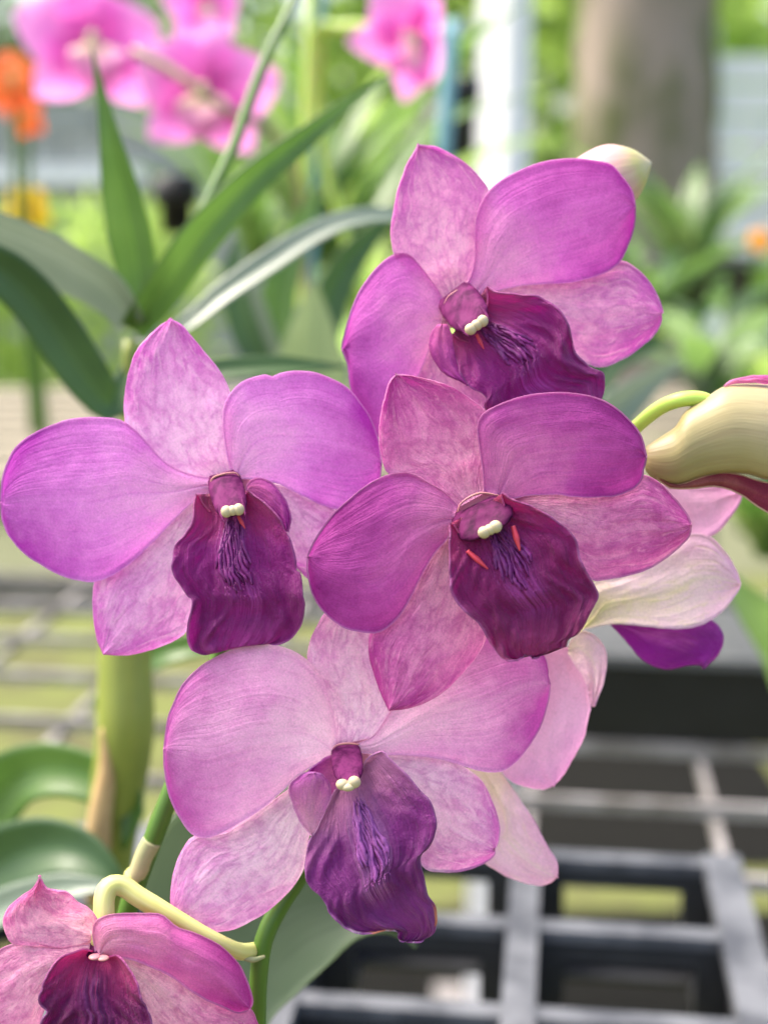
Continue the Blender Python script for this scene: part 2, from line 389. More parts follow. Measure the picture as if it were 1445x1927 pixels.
def column(parent, T, base, apex, rpx, D0, D1, mat, capmat, caps, cr, hood=1.0, rims=None):
    b2, a2 = T(base), T(apex); A = P(b2[0], b2[1], D0); B = P(a2[0], a2[1], D1)
    mid = (A + B) / 2 + (CAM - (A + B) / 2) / np.linalg.norm(CAM) * .0008
    r = rpx * D0 / FPX; k = D1 / FPX
    ax = B - A; n = 34; sg = 22
    tv0 = (CAM - (A + B) / 2) / np.linalg.norm(CAM - (A + B) / 2); sd0 = np.cross(ax, tv0); sd0 /= np.linalg.norm(sd0)
    cl = crom([A - ax * .15, A, A * .66 + mid * .34, mid, mid * .35 + B * .65, B, B + ax * .12], n)
    rr_ = np.interp(np.linspace(0, 1, n), [0, .12, .35, .6, .8, .93, 1], [.9, 1.12, 1.22, 1.2, 1.1, .86, .45]) * r
    V = []; uvc = []
    for q in range(n):
        for w_ in range(sg):
            th = 2 * math.pi * w_ / sg; fr = math.sin(th); dent = .20 * math.exp(-(math.cos(th) / .45) ** 2) * max(fr, 0) * smooth(q / n, .3, .6)
            V.append(cl[q] + sd0 * rr_[q] * math.cos(th) + tv0 * rr_[q] * (.5 * fr - dent)); uvc.append((q / n, w_ / sg))
    F = grid_faces(n, sg) + [[q * sg + sg - 1, q * sg, (q + 1) * sg, (q + 1) * sg + sg - 1] for q in range(n - 1)] + [list(range((n - 1) * sg, n * sg))]
    mesh('column', np.array(V), F, mat, parent, np.array(uvc))
    # two low wings along the sides of the column and a pale domed lid above the pollen
    tv = (CAM - B) / np.linalg.norm(CAM - B); side = np.cross(ax / np.linalg.norm(ax), tv); parts = []
    for q in (-1, 1):
        w0 = side * q * r * 1.0 + tv * r * .25
        V, F, _ = tube_data([A * .6 + B * .4 + w0, A * .3 + B * .7 + w0 * 1.12, B + w0 * 1.08 + ax * .10, B + w0 * .92 + ax * .24], np.array([.04, .13, .13, .03]) * r, 8, 16); parts.append((V, F))
    if 20 < rpx < 40: V, F = merge(parts); mesh('column_wing', V, F, mat, parent)
    parts = []
    for cx, cy, sx, sy in caps:
        q = T((cx, cy)); c = P(q[0], q[1], D1 - .0026); parts.append(ball(c, np.array((sx * cr, .9 * sx * cr, sy * cr)) * k * .95, 16, 11))
    V, F = merge(parts); mesh('anther_cap', V, F, capmat, parent)
    c0 = P(b2[0], b2[1], D0 + .0052); V, F = ball(c0, np.array((rpx * 2.0, 16, rpx * 1.9)) * D0 / FPX, 20, 12); mesh('receptacle', V, F, M['recept'], parent)
    if rims is not None:
        q = np.array([T(p) for p in rims]); d = np.full(len(q), D0 - .0012)
        tube('column_rim', P(q[:, 0], q[:, 1], d), [.00012, .0002, .00024, .0002, .00012], M['rim'], parent, 8)
def tooth(parent, T, p0, p1, w, D, mat):
    a, b2 = T(p0), T(p1); A = P(a[0], a[1], D); B = P(b2[0], b2[1], D - .0006)
    tube('tooth', [A, (A + B) / 2, B], np.array([.7, 1, .25]) * w * D / FPX, mat, parent, 7)

M = {}
E_PAL = (.92, .76, .92)
def mkset(tag, petal, sepal, sd):
    M[tag + 'petal'] = petal_mat(tag + '_petal', *petal, net=.0, vein=.32, trans=.45, seed=sd)
    M[tag + 'sepal'] = petal_mat(tag + '_sepal', *sepal, net=.50, vein=.14, trans=.45, seed=sd + 1)
mkset('violet', ((.78, .36, .65), (.67, .205, .61), (.39, .038, .37)), ((.90, .54, .74), (.83, .40, .70), (.56, .10, .46)), 1)
mkset('magenta', ((.73, .29, .54), (.59, .13, .49), (.34, .026, .28)), ((.88, .48, .64), (.77, .30, .55), (.52, .09, .41)), 3)
mkset('deep', ((.61, .20, .43), (.44, .075, .34), (.235, .015, .18)), ((.76, .35, .52), (.62, .19, .42), (.40, .05, .26)), 5)
mkset('pale', ((.90, .55, .71), (.75, .32, .59), (.47, .075, .36)), ((.93, .64, .77), (.87, .50, .70), (.59, .15, .47)), 7)
mkset('rose', ((.78, .34, .50), (.60, .14, .40), (.36, .035, .24)), ((.88, .50, .60), (.75, .29, .48), (.48, .07, .28)), 9)
M['backsepal'] = petal_mat('back_sepal', (.62, .58, .24), (.84, .66, .66), (.78, .46, .66), net=.1, vein=.1, trans=.4, seed=11, pale=(.80, .74, .5))
M['backpink'] = petal_mat('back_sepal_pink', (.76, .60, .46), (.82, .54, .64), (.72, .36, .54), net=.1, vein=.12, trans=.4, seed=12, pale=(.74, .66, .46))
M['backpetal'] = petal_mat('back_petal', (.66, .27, .45), (.80, .42, .64), (.74, .31, .58), net=.0, vein=.1, trans=.45, seed=13)
M['lip1'] = lip_mat('lip_purple', (.40, .04, .13), (.23, .011, .165), (.26, .022, .185), 1)
M['lip2'] = lip_mat('lip_magenta', (.44, .06, .17), (.25, .014, .17), (.25, .03, .18), 2)
M['lip3'] = lip_mat('lip_wine', (.36, .018, .08), (.21, .010, .12), (.24, .026, .125), 3)
M['lip4'] = lip_mat('lip_indigo', (.50, .20, .36), (.18, .020, .165), (.20, .030, .18), 4, brown=.9, pale_ridge=(.42, .15, .38))
M['lip5'] = lip_mat('lip_plum', (.50, .04, .17), (.13, .005, .08), (.09, .006, .07), 5, pale_ridge=(.10, .008, .09))
M['lip6'] = lip_mat('lip_violet', (.26, .01, .24), (.28, .012, .28), (.26, .012, .26), 6)
M['lobe'] = petal_mat('lip_lobe', (.56, .13, .34), (.44, .08, .32), (.26, .014, .22), net=.1, vein=.3, trans=.4, seed=15, edge_amt=.1)
M['lobepale'] = petal_mat('lip_lobe_pale', (.68, .34, .48), (.56, .2, .42), (.42, .09, .36), net=.12, vein=.3, trans=.4, seed=17, edge_amt=.1)
M['keel'] = plain('callus_violet', (.23, .020, .18), (.10, .005, .085), .5, 420, .4, .4, .0002)
M['keel4'] = plain('callus_lilac', (.36, .10, .34), (.13, .014, .15), .5, 420, .4, .4, .0002)
M['column'] = plain('column_mauve', (.16, .024, .105), (.065, .006, .046), .6, 420, .06, .5, .0004, stretch=(1, 1, .35), lo=.4, hi=.62)
M['columndark'] = plain('column_plum', (.105, .013, .066), (.038, .003, .026), .6, 420, .06, .5, .0004, stretch=(1, 1, .35), lo=.4, hi=.62)
M['lid'] = plain('anther_lid_mauve', (.44, .19, .38), (.30, .09, .28), .4, 300, .4, .1, .0001)
M['recept'] = plain('receptacle_pink', (.72, .36, .46), (.62, .26, .42), .5, 200, .3, .1, .0002)
M['rim'] = plain('rim_straw', (.46, .22, .17), (.44, .15, .20), .45, 300, .3, .1, .0001)
M['cream'] = plain('anther_cream', (.54, .46, .29), (.46, .37, .22), .4, 300, .4, .1, .0001)
M['red'] = plain('tooth_red', (.72, .07, .10), (.52, .03, .07), .4, 300, .4, .1, .0001)
M['stem'] = stem_mat('stem_green', (.05, .125, .008), (.085, .18, .016), .42, .1)
M['pedicel'] = stem_mat('pedicel_yellow', (.50, .48, .10), (.66, .61, .26), .5, .2)
M['pedicelgreen'] = stem_mat('pedicel_lime', (.42, .60, .07), (.52, .68, .14), .4, .25)
M['bract'] = plain('bract_papery', (.44, .38, .20), (.30, .33, .16), .7, 160, .2, .3, .0004)

# ------------------------------------------------------------------ the flowering orchid
plant = empty('orchid_spray', P(484, 2400, .30), label='large purple orchid spray of several open blooms and two buds on one green stem', cat='orchid')
spray1 = empty('orchid_spray', P(190, 2300, .31), label='single violet orchid bloom at left on its own jointed green stem', cat='orchid')

def bloom(parent, px, py, D, label, **k):
    return empty('flower', P(px, py, D), parent, label=label)

# --- left bloom
f = bloom(spray1, 420, 905, .284, 'violet bloom with a dark purple squarish lip'); D = .284
sp, pt = M['violetsepal'], M['violetpetal']
sheet('sepal', f, T1, [(780, 665), (665, 640), (560, 570), (485, 480), (468, 380), (472, 320), (482, 255), (507, 180), (555, 110), (600, 68), (648, 40)],
      [(890, 640), (890, 540), (888, 430), (872, 318), (840, 250), (790, 184), (730, 110), (690, 65), (648, 40)], D, sp, d0=3, a=2, b=1.5, cup=-1.6, wave=.4)
sheet('sepal', f, T1, [(755, 690), (620, 790), (490, 890), (385, 975), (355, 1040), (350, 1100), (355, 1180), (366, 1250), (390, 1308)],
      [(790, 720), (775, 850), (765, 960), (745, 1100), (715, 1200), (690, 1237), (630, 1270), (560, 1295), (470, 1312), (390, 1308)], D, sp, d0=4, a=-1, b=-1, cup=1.8, wave=.5)
sheet('sepal', f, T1, [(985, 660), (1060, 668), (1150, 700), (1260, 760), (1330, 850), (1350, 950), (1310, 1050)],
      [(960, 720), (1010, 790), (1050, 870), (1090, 950), (1130, 990), (1165, 1020), (1230, 1045), (1310, 1050)], D, sp, d0=4, a=0, b=0, cup=1.5)
sheet('petal', f, T1, [(800, 690), (740, 722), (700, 755), (640, 815), (560, 900), (490, 962), (420, 1012), (355, 1032), (300, 1027), (240, 1010), (160, 970), (90, 920), (40, 860), (15, 800), (8, 735)],
      [(800, 643), (730, 632), (665, 608), (605, 565), (545, 497), (480, 437), (420, 416), (330, 413), (250, 425), (170, 455), (100, 495), (55, 540), (28, 595), (14, 655), (8, 735)], D, pt, d0=1.5, a=-5, b=6, cup=2.2, wave=.5)
sheet('petal', f, T1, [(888, 640), (862, 565), (848, 470), (845, 400), (855, 350), (885, 305), (930, 270), (1000, 251), (1030, 259), (1060, 246), (1120, 238), (1190, 245), (1260, 270), (1310, 300), (1350, 345), (1392, 410), (1425, 500), (1437, 590)],
      [(905, 640), (950, 642), (1040, 657), (1110, 690), (1190, 730), (1260, 755), (1330, 765), (1390, 730), (1425, 670), (1437, 590)], D, pt, d0=1.5, a=-4, b=5, cup=2.0, wave=.5)
sheet('side_lobe', f, T1, [(935, 690), (940, 658), (985, 645), (1030, 665), (1070, 720), (1095, 780), (1085, 845)], [(935, 690), (960, 712), (1010, 748), (1050, 790), (1075, 830), (1085, 845)], D, M['lobe'], d0=-3, a=-2, cup=1.2, N=22, M=13)
lo, sf = sheet('lip', f, T1, [(790, 770), (765, 740), (745, 702), (735, 740), (728, 800), (700, 860), (660, 902), (648, 960), (655, 1010), (680, 1045), (706, 1085), (725, 1100), (720, 1150), (712, 1230), (716, 1275), (740, 1302), (775, 1310), (820, 1292), (870, 1265)],
      [(930, 780), (925, 740), (935, 692), (965, 715), (1012, 750), (1060, 800), (1092, 860), (1112, 930), (1118, 985), (1135, 1000), (1145, 1080), (1146, 1160), (1130, 1212), (1095, 1250), (1050, 1265), (1000, 1258), (950, 1270), (870, 1265)], D, M['lip1'], fn=lip_fn(10, 4.5, 1.6, .62, .5, 1), jit=2.2, groove=0, bumps=.15, N=84, M=61)
callus(f, sf, M['keel'], 1)
column(f, T1, (845, 640), (880, 770), 27, D + .0012, D - .0055, M['column'], M['cream'], [(856, 768, 1, 1.05), (902, 760, 1, 1.05), (879, 764, .95, .9)], 11.5, rims=[(796, 690), (802, 645), (845, 626), (888, 622), (905, 634)])
tooth(f, T1, (900, 785), (926, 832), 4, D - .004, M['red'])

# --- top bloom
f = bloom(plant, 875, 555, .288, 'magenta bloom at the top with its lip turned to the right'); D = .289
sp, pt = M['magentasepal'], M['magentapetal']
sheet('sepal', f, T2, [(455, 715), (390, 650), (300, 580), (236, 515), (221, 420), (230, 330), (250, 230), (282, 135), (310, 80), (340, 27)],
      [(540, 665), (575, 600), (620, 500), (650, 380), (655, 245), (620, 180), (570, 125), (500, 75), (420, 36), (340, 27)], D, sp, d0=3, a=2, b=1.5, cup=-1.5, wave=.4)
sheet('sepal', f, T2, [(640, 680), (720, 640), (850, 605), (1000, 580), (1130, 560), (1230, 540), (1290, 570), (1350, 630), (1385, 690), (1411, 765)],
      [(640, 720), (760, 800), (900, 890), (1040, 970), (1135, 1005), (1230, 972), (1310, 920), (1370, 865), (1403, 805), (1411, 765)], D, sp, d0=4, a=0, b=-1, cup=1.8, wave=.6)
sheet('sepal', f, T2, [(400, 770), (375, 930), (330, 1040), (330, 1150), (400, 1290)], [(480, 800), (510, 1000), (620, 1100), (640, 1210), (400, 1290)], D, sp, d0=4, cup=1.5, N=24, M=13)
sheet('petal', f, T2, [(540, 668), (575, 600), (590, 520), (590, 400), (602, 330), (640, 250), (700, 190), (790, 140), (880, 108), (960, 95), (1050, 92), (1130, 102), (1190, 118), (1240, 180), (1275, 235), (1290, 300)],
      [(640, 690), (690, 668), (800, 645), (900, 638), (1000, 635), (1080, 620), (1160, 590), (1220, 545), (1252, 490), (1282, 400), (1290, 300)], D, pt, d0=1.5, a=-5, b=6, cup=1.8, wave=.5)
sheet('petal', f, T2, [(430, 860), (395, 900), (360, 1000), (320, 1090), (280, 1190), (220, 1280), (155, 1310), (130, 1260), (98, 1200), (60, 1130), (45, 1060), (35, 985), (12, 925)],
      [(455, 740), (435, 675), (390, 610), (345, 555), (308, 515), (270, 505), (220, 520), (170, 560), (120, 620), (75, 700), (45, 780), (20, 880), (12, 925)], D, pt, d0=1.5, a=-4, b=5, cup=2.4, wave=.5)
sheet('side_lobe', f, T2, [(430, 815), (400, 850), (388, 900), (402, 960), (440, 1020), (500, 1058), (560, 1085)], [(470, 815), (490, 860), (500, 930), (520, 1000), (545, 1050), (560, 1085)], D, M['lobe'], d0=-4, a=-2, cup=1.2, N=24, M=13)
lo, sf = sheet('lip', f, T2, [(560, 900), (510, 880), (492, 860), (500, 940), (530, 1035), (570, 1090), (620, 1120), (640, 1145), (628, 1170), (660, 1220), (740, 1260), (850, 1280), (1000, 1270)],
      [(640, 780), (650, 700), (640, 645), (660, 665), (700, 680), (780, 685), (850, 690), (920, 720), (970, 760), (1005, 820), (1018, 880), (1025, 930), (1060, 980), (1110, 1010), (1156, 1030), (1160, 1085), (1150, 1140), (1100, 1210), (1000, 1270)], D, M['lip2'], fn=lip_fn(10, 4.5, 1.6, .56, .6, 2), jit=2.0, groove=0, bumps=.2, N=84, M=61)
callus(f, sf, M['keel'], 2, .2, .55)
column(f, T2, (500, 690), (590, 810), 33, D + .0012, D - .0055, M['column'], M['cream'], [(572, 838, 1.05, 1.0), (624, 802, 1.0, 1.05), (598, 820, 1.0, .95)], 11.5, rims=[(455, 728), (480, 690), (540, 662), (600, 690), (645, 690)])
tooth(f, T2, (598, 860), (630, 925), 4, D - .004, M['red'])

# --- centre bloom
f = bloom(plant, 905, 940, .268, 'deep magenta bloom in the middle with a wine dark lip'); D = .269
sp, pt = M['deepsepal'], M['deeppetal']
sheet('sepal', f, T3, [(508, 445), (440, 400), (380, 355), (310, 345), (275, 325), (258, 250), (259, 170), (272, 100), (288, 50), (310, 22)],
      [(590, 400), (600, 310), (612, 220), (600, 145), (550, 103), (490, 65), (420, 40), (340, 25), (310, 22)], D, sp, d0=3, a=2, b=1, cup=-1.5, wave=.4)
sheet('sepal', f, T3, [(690, 415), (800, 390), (950, 380), (1060, 350), (1095, 345), (1140, 365), (1190, 420), (1222, 460), (1241, 500)],
      [(690, 460), (780, 550), (850, 620), (925, 672), (960, 675), (1040, 660), (1110, 635), (1180, 590), (1230, 540), (1241, 500)], D, sp, d0=4, a=0, b=-1, cup=1.8, wave=.5)
sheet('sepal', f, T3, [(465, 535), (405, 600), (340, 690), (270, 780), (228, 838), (224, 900), (240, 970), (260, 1030), (288, 1088)],
      [(500, 560), (560, 650), (595, 750), (600, 840), (570, 910), (530, 962), (470, 1022), (410, 1060), (350, 1082), (288, 1088)], D, sp, d0=4, a=-2, b=-1, cup=1.8, wave=.5)
sheet('petal', f, T3, [(478, 520), (470, 545), (430, 590), (390, 660), (350, 740), (310, 800), (262, 838), (220, 840), (150, 825), (90, 780), (50, 720), (35, 650), (35, 600)],
      [(505, 440), (470, 402), (420, 370), (370, 342), (330, 335), (270, 348), (200, 390), (140, 440), (90, 500), (52, 560), (35, 600)], D, pt, d0=1.5, a=-5, b=6, cup=2.2, wave=.5)
sheet('petal', f, T3, [(590, 398), (585, 320), (572, 235), (568, 180), (590, 145), (650, 115), (720, 92), (800, 82), (860, 83), (930, 95), (985, 120), (1040, 165), (1080, 215), (1099, 285)],
      [(680, 415), (740, 405), (820, 405), (900, 412), (980, 412), (1040, 395), (1080, 360), (1099, 285)], D, pt, d0=1.5, a=-5, b=6, cup=1.8, wave=.4)
lo, sf = sheet('lip', f, T3, [(560, 570), (510, 530), (485, 495), (485, 530), (480, 570), (478, 620), (485, 690), (505, 740), (540, 782), (575, 815), (597, 850), (620, 890), (650, 921), (690, 926), (720, 915), (745, 920)],
      [(660, 530), (660, 460), (645, 400), (662, 415), (690, 427), (740, 442), (780, 460), (820, 490), (855, 515), (880, 560), (892, 610), (910, 650), (936, 695), (950, 725), (930, 770), (910, 815), (885, 845), (857, 860), (850, 886), (840, 888), (800, 906), (745, 920)], D, M['lip3'], fn=lip_fn(10, 5, 1.5, .62, .5, 3), jit=2.2, groove=0, bumps=.15, N=84, M=61)
callus(f, sf, M['keel'], 3, .24)
column(f, T3, (568, 445), (605, 520), 48, D + .001, D - .0055, M['columndark'], M['cream'], [(589, 524, 1.05, 1.0), (625, 506, 1.1, 1.05), (607, 515, 1.0, .9)], 12, rims=[(505, 460), (520, 428), (575, 400), (640, 408)])
tooth(f, T3, (536, 582), (602, 640), 6, D - .0045, M['red'])
tooth(f, T3, (618, 550), (648, 606), 4.5, D - .0035, M['red'])
tooth(f, T3, (680, 504), (702, 582), 6.5, D - .0055, M['red'])

# --- lower bloom
f = bloom(plant, 650, 1405, .279, 'pale pink lower bloom with an indigo lip browned at its margin'); D = .280
sp, pt = M['palesepal'], M['palepetal']
sheet('sepal', f, T4, [(605, 470), (595, 370), (560, 280), (515, 190), (523, 120), (545, 70), (575, 20), (640, -50), (690, -70)],
      [(725, 445), (775, 400), (800, 350), (805, 270), (800, 180), (780, 90), (740, -10), (690, -70)], D, sp, d0=3, a=2, cup=-1.5)
sheet('sepal', f, T4, [(515, 570), (430, 630), (330, 700), (235, 755), (135, 772), (95, 820), (66, 890), (55, 960), (58, 1020), (60, 1070)],
      [(550, 620), (530, 720), (518, 800), (500, 890), (460, 952), (400, 1012), (340, 1052), (270, 1086), (200, 1096), (120, 1092), (60, 1070)], D, sp, d0=4, a=-2, b=-2, cup=1.6, wave=.6)
sheet('sepal', f, T4, [(720, 500), (790, 500), (900, 500), (1000, 520), (1060, 555), (1100, 590), (1135, 660), (1156, 740), (1150, 795), (1138, 815)],
      [(715, 540), (760, 600), (820, 700), (870, 800), (905, 878), (970, 891), (1040, 886), (1105, 862), (1138, 835), (1138, 815)], D, sp, d0=4, a=-1, b=0, cup=1.5, wave=.6)
sheet('petal', f, T4, [(600, 500), (520, 545), (470, 580), (420, 630), (360, 680), (300, 720), (240, 755), (180, 778), (130, 766), (90, 710), (56, 640), (40, 560), (37, 480)],
      [(605, 470), (606, 400), (590, 320), (555, 230), (500, 170), (440, 140), (370, 128), (290, 140), (220, 165), (150, 210), (100, 262), (72, 320), (47, 400), (37, 480)], D, pt, d0=1, a=-9, b=7, cup=2.4, wave=.6)
sheet('petal', f, T4, [(685, 465), (740, 435), (800, 345), (890, 230), (1010, 130), (1150, 85), (1255, 110), (1310, 175), (1325, 262)],
      [(690, 490), (780, 498), (860, 500), (940, 508), (1010, 525), (1080, 550), (1150, 558), (1200, 535), (1250, 480), (1296, 400), (1320, 310), (1325, 262)], D, pt, d0=1.5, a=-2, b=3, cup=1.8, wave=.6)
sheet('side_lobe', f, T4, [(530, 770), (490, 720), (465, 660), (455, 606), (480, 580), (505, 565), (540, 562)], [(530, 770), (560, 720), (590, 650), (592, 610), (575, 575), (540, 562)], D, M['lobepale'], d0=-5, a=-2, cup=1.2, N=24, M=13)
lo, sf = sheet('lip', f, T4, [(610, 620), (600, 640), (575, 690), (545, 740), (520, 800), (505, 870), (510, 912), (527, 950), (560, 982), (600, 1042), (650, 1082), (700, 1098), (760, 1090), (813, 1090), (818, 1118), (850, 1126)],
      [(700, 560), (715, 520), (764, 490), (785, 510), (840, 560), (890, 612), (926, 660), (947, 722), (942, 770), (920, 815), (902, 832), (897, 862), (910, 920), (922, 970), (942, 1010), (949, 1060), (940, 1100), (905, 1124), (850, 1126)], D, M['lip4'], fn=lip_fn(13, 3.5, 1.7, .64, .6, 4), jit=2.4, groove=0, bumps=.2, N=84, M=61)
callus(f, sf, M['keel4'], 4, .18, .62, .28)
sheet('column_foot', f, T4, [(628, 492), (585, 505), (545, 535), (510, 566)], [(640, 600), (612, 622), (580, 640), (510, 600)], D, M['lobe'], d0=1, a=-2, cup=-1, N=18, M=11)
column(f, T4, (643, 480), (655, 580), 24, D + .0012, D - .007, M['column'], M['cream'], [(632, 600, 1, .85), (672, 592, 1.0, .95), (650, 606, 1.2, .7)], 13, rims=[(600, 480), (615, 468), (650, 462), (690, 466)])

# --- bottom left bloom
f = bloom(plant, 180, 1790, .272, 'rose pink bloom cut off at the lower left corner'); D = .272
sp, pt = M['rosesepal'], M['rosepetal']
sheet('sepal', f, T5, [(400, 540), (330, 560), (250, 565), (150, 555), (62, 545), (30, 510), (15, 450), (30, 390), (80, 340), (150, 288), (182, 235)],
      [(460, 480), (440, 425), (410, 385), (360, 355), (300, 305), (220, 290), (182, 235)], D, sp, d0=3, a=-2, b=2, cup=-3)
sheet('petal', f, T5, [(400, 600), (290, 680), (230, 780), (190, 880), (150, 1000), (0, 1060), (-120, 980), (-170, 860)],
      [(410, 550), (330, 560), (270, 565), (200, 548), (100, 540), (0, 572), (-100, 650), (-150, 740), (-170, 860)], D, M['rosesepal'], d0=1, a=-6, b=5, cup=2.5)
sheet('sepal', f, T5, [(530, 600), (620, 610), (740, 640), (900, 730), (1020, 800), (1130, 835), (1170, 908), (1200, 1000), (1180, 1100)],
      [(540, 680), (600, 790), (660, 950), (760, 1080), (950, 1130), (1180, 1100)], D, M['rosesepal'], d0=3, a=0, b=0, cup=1.5)
sheet('petal', f, T5, [(440, 585), (425, 500), (440, 440), (500, 412), (580, 405), (660, 408), (730, 415), (800, 470), (880, 495), (960, 530), (1020, 570), (1080, 640), (1120, 720), (1141, 800), (1130, 840)],
      [(470, 592), (560, 605), (640, 625), (720, 660), (800, 702), (900, 775), (1000, 822), (1080, 852), (1130, 840)], D, pt, d0=0, a=-4, b=4, cup=2.6)
sheet('lip', f, T5, [(410, 580), (380, 572), (330, 590), (270, 612), (220, 680), (186, 765), (180, 810), (212, 850), (190, 900), (170, 1000), (240, 1120), (400, 1170)],
      [(490, 610), (530, 602), (570, 640), (620, 720), (640, 800), (675, 850), (690, 930), (690, 1020), (600, 1130), (400, 1170)], D, M['lip5'], fn=lip_fn(9, 4, 1.5, .6, .7, 5), jit=2, groove=0, bumps=.2, N=70, M=51)
column(f, T5, (425, 545), (440, 592), 17, D + .003, D + .0005, M['columndark'], M['rim'], [(430, 604, 1.2, .45), (468, 609, 1.2, .4)], 10)

# --- bloom seen from behind at the right
f = bloom(plant, 1110, 1130, .305, 'bloom seen from behind at right with a cream and pink sepal'); D = .303
sheet('petal', f, T3, [(1080, 470), (1110, 400), (1150, 370), (1250, 385), (1330, 380), (1402, 395)], [(1100, 560), (1200, 560), (1310, 532), (1362, 480), (1392, 430), (1402, 395)], D, M['backpetal'], d0=4, cup=1.5, N=26, M=15)
sheet('sepal', f, T3, [(880, 850), (910, 770), (930, 690), (1000, 660), (1100, 620), (1180, 570), (1240, 530), (1300, 540), (1350, 590), (1380, 640), (1396, 688)],
      [(900, 828), (1000, 812), (1100, 820), (1200, 828), (1280, 812), (1340, 772), (1385, 712), (1396, 688)], D, M['backsepal'], d0=-3, a=1, b=-2, cup=2.0, groove=-.8)
sheet('lip', f, T3, [(985, 815), (1040, 872), (1080, 920), (1130, 950), (1180, 956), (1240, 944), (1272, 945), (1282, 956)], [(1000, 800), (1120, 790), (1250, 785), (1310, 800), (1335, 825), (1346, 862), (1335, 902), (1305, 938), (1282, 956)], D, M['lip6'], d0=3, a=-2, cup=2.0, jit=2, N=34, M=21)

# --- bloom seen from behind below
f = bloom(plant, 1000, 1330, .305, 'pale pink bloom seen from behind beneath the middle bloom'); D = .302
sheet('petal', f, T8, [(300, 300), (240, 450), (200, 600), (260, 740), (360, 792), (430, 801), (482, 785)], [(470, 150), (560, 170), (620, 290), (648, 430), (640, 470), (620, 560), (580, 642), (530, 730), (482, 785)], D, M['backpetal'], d0=0, a=-3, b=2, cup=2.2)
sheet('petal', f, T8, [(548, 165), (560, 130), (600, 92), (650, 100), (700, 150), (716, 210), (702, 310), (660, 425)], [(545, 190), (590, 260), (630, 330), (648, 400), (660, 425)], D, M['backpink'], d0=-4, a=2, cup=1.2, N=26, M=13)
sheet('sepal', f, T8, [(90, 700), (150, 830), (190, 950), (180, 1040), (150, 1110), (220, 1165), (300, 1206), (400, 1233), (460, 1226), (497, 1196)],
      [(200, 680), (250, 730), (320, 830), (400, 950), (450, 1050), (490, 1110), (502, 1165), (497, 1196)], D, M['backpink'], d0=2, a=-2, cup=1.0, groove=-.5)

# --- buds
def solid(name, parent, T, up, lo, D, mat, k=.8, N=26, seg=20, nz=0):
    s = np.linspace(0, 1, N); A = crom([T(p) for p in up], ts=s); B = crom([T(p) for p in lo], ts=s)
    V = []; uv = []
    for i in range(N):
        c = (A[i] + B[i]) / 2; h = (A[i] - B[i]) / 2; r = np.linalg.norm(h) * D / FPX * k
        for j in range(seg):
            t = 2 * math.pi * j / seg; q = c + h * math.cos(t)
            V.append(P(q[0], q[1], D - r * math.sin(t))); uv.append((s[i], j / seg))
    F = []
    for i in range(N - 1):
        for j in range(seg): F.append([i * seg + j, (i + 1) * seg + j, (i + 1) * seg + (j + 1) % seg, i * seg + (j + 1) % seg])
    F.append(list(range(seg))); F.append(list(range((N - 1) * seg, N * seg))[::-1])
    return mesh(name, V, F, mat, parent, np.array(uv))
def bud_mat(name, stops, shade):
    m, nt, out = newmat(name); b = NB(nt); uv = b.n('ShaderNodeUVMap').outputs[0]; tc = b.n('ShaderNodeTexCoord').outputs['Object']
    sp = b.n('ShaderNodeSeparateXYZ'); b.l(uv, sp.inputs[0]); u, v = sp.outputs[0], sp.outputs[1]
    n = b.noise(tc, 110, 3).outputs[0]
    col = b.ramp(b.math('ADD', u, b.math('MULTIPLY', b.math('SUBTRACT', n, .5), .3)), stops)
    vv = b.n('ShaderNodeCombineXYZ'); b.l(b.math('MULTIPLY', u, 1.6), vv.inputs[0]); b.l(b.math('MULTIPLY', v, 22), vv.inputs[1])
    fine = b.noise(vv.outputs[0], 1, 3, .6).outputs[0]; col = b.mix(b.math('MULTIPLY', b.sstep(fine, .42, .75), .38), col, shade)
    p = b.n('ShaderNodeBsdfPrincipled'); b.l(col, p.inputs['Base Color']); p.inputs['Roughness'].default_value = .45
    p.inputs['Subsurface Weight'].default_value = .1; p.inputs['Subsurface Radius'].default_value = (1, .6, .4); p.inputs['Subsurface Scale'].default_value = .002
    b.l(b.bump(fine, .3, .0006), p.inputs['Normal']); b.l(p.outputs[0], out.inputs['Surface']); return m
M['bud1'] = bud_mat('bud_cream_pink', [(.0, (.56, .48, .26)), (.35, (.56, .25, .31)), (.66, (.58, .35, .30)), (.82, (.42, .40, .14)), (1, (.50, .44, .26))], (.36, .17, .16))
M['bud2'] = bud_mat('bud_cream_beige', [(.0, (.26, .19, .08)), (.2, (.31, .26, .10)), (.6, (.40, .33, .18)), (.85, (.50, .37, .28)), (1, (.46, .31, .27))], (.25, .165, .09))
f = empty('bud', P(1150, 330, .305), plant, label='closed cream and pink bud behind the top bloom')
solid('bud_body', f, T0, [(1040, 350), (1070, 310), (1108, 284), (1140, 272), (1168, 274), (1195, 283), (1214, 296), (1225, 304)], [(1060, 410), (1090, 420), (1130, 412), (1165, 400), (1195, 378), (1212, 352), (1221, 325), (1226, 308)], .305, M['bud1'], .85)
f = empty('bud', P(1230, 860, .285), plant, label='yellowish opening bud at the right edge on a curved lime stalk')
D = .287
solid('bud_body', f, TB, [(465, 1560), (480, 1512), (600, 1430), (715, 1352), (750, 1290), (800, 1220), (950, 1122), (1060, 1050), (1150, 1020), (1280, 1012), (1450, 1020), (1800, 1060), (2100, 1200), (2250, 1400)],
      [(465, 1600), (476, 1700), (560, 1775), (690, 1815), (800, 1798), (920, 1752), (1050, 1728), (1150, 1722), (1300, 1732), (1450, 1775), (1800, 1800), (2050, 1700), (2180, 1560), (2250, 1402)], D, M['bud2'], .75, 40, 26)
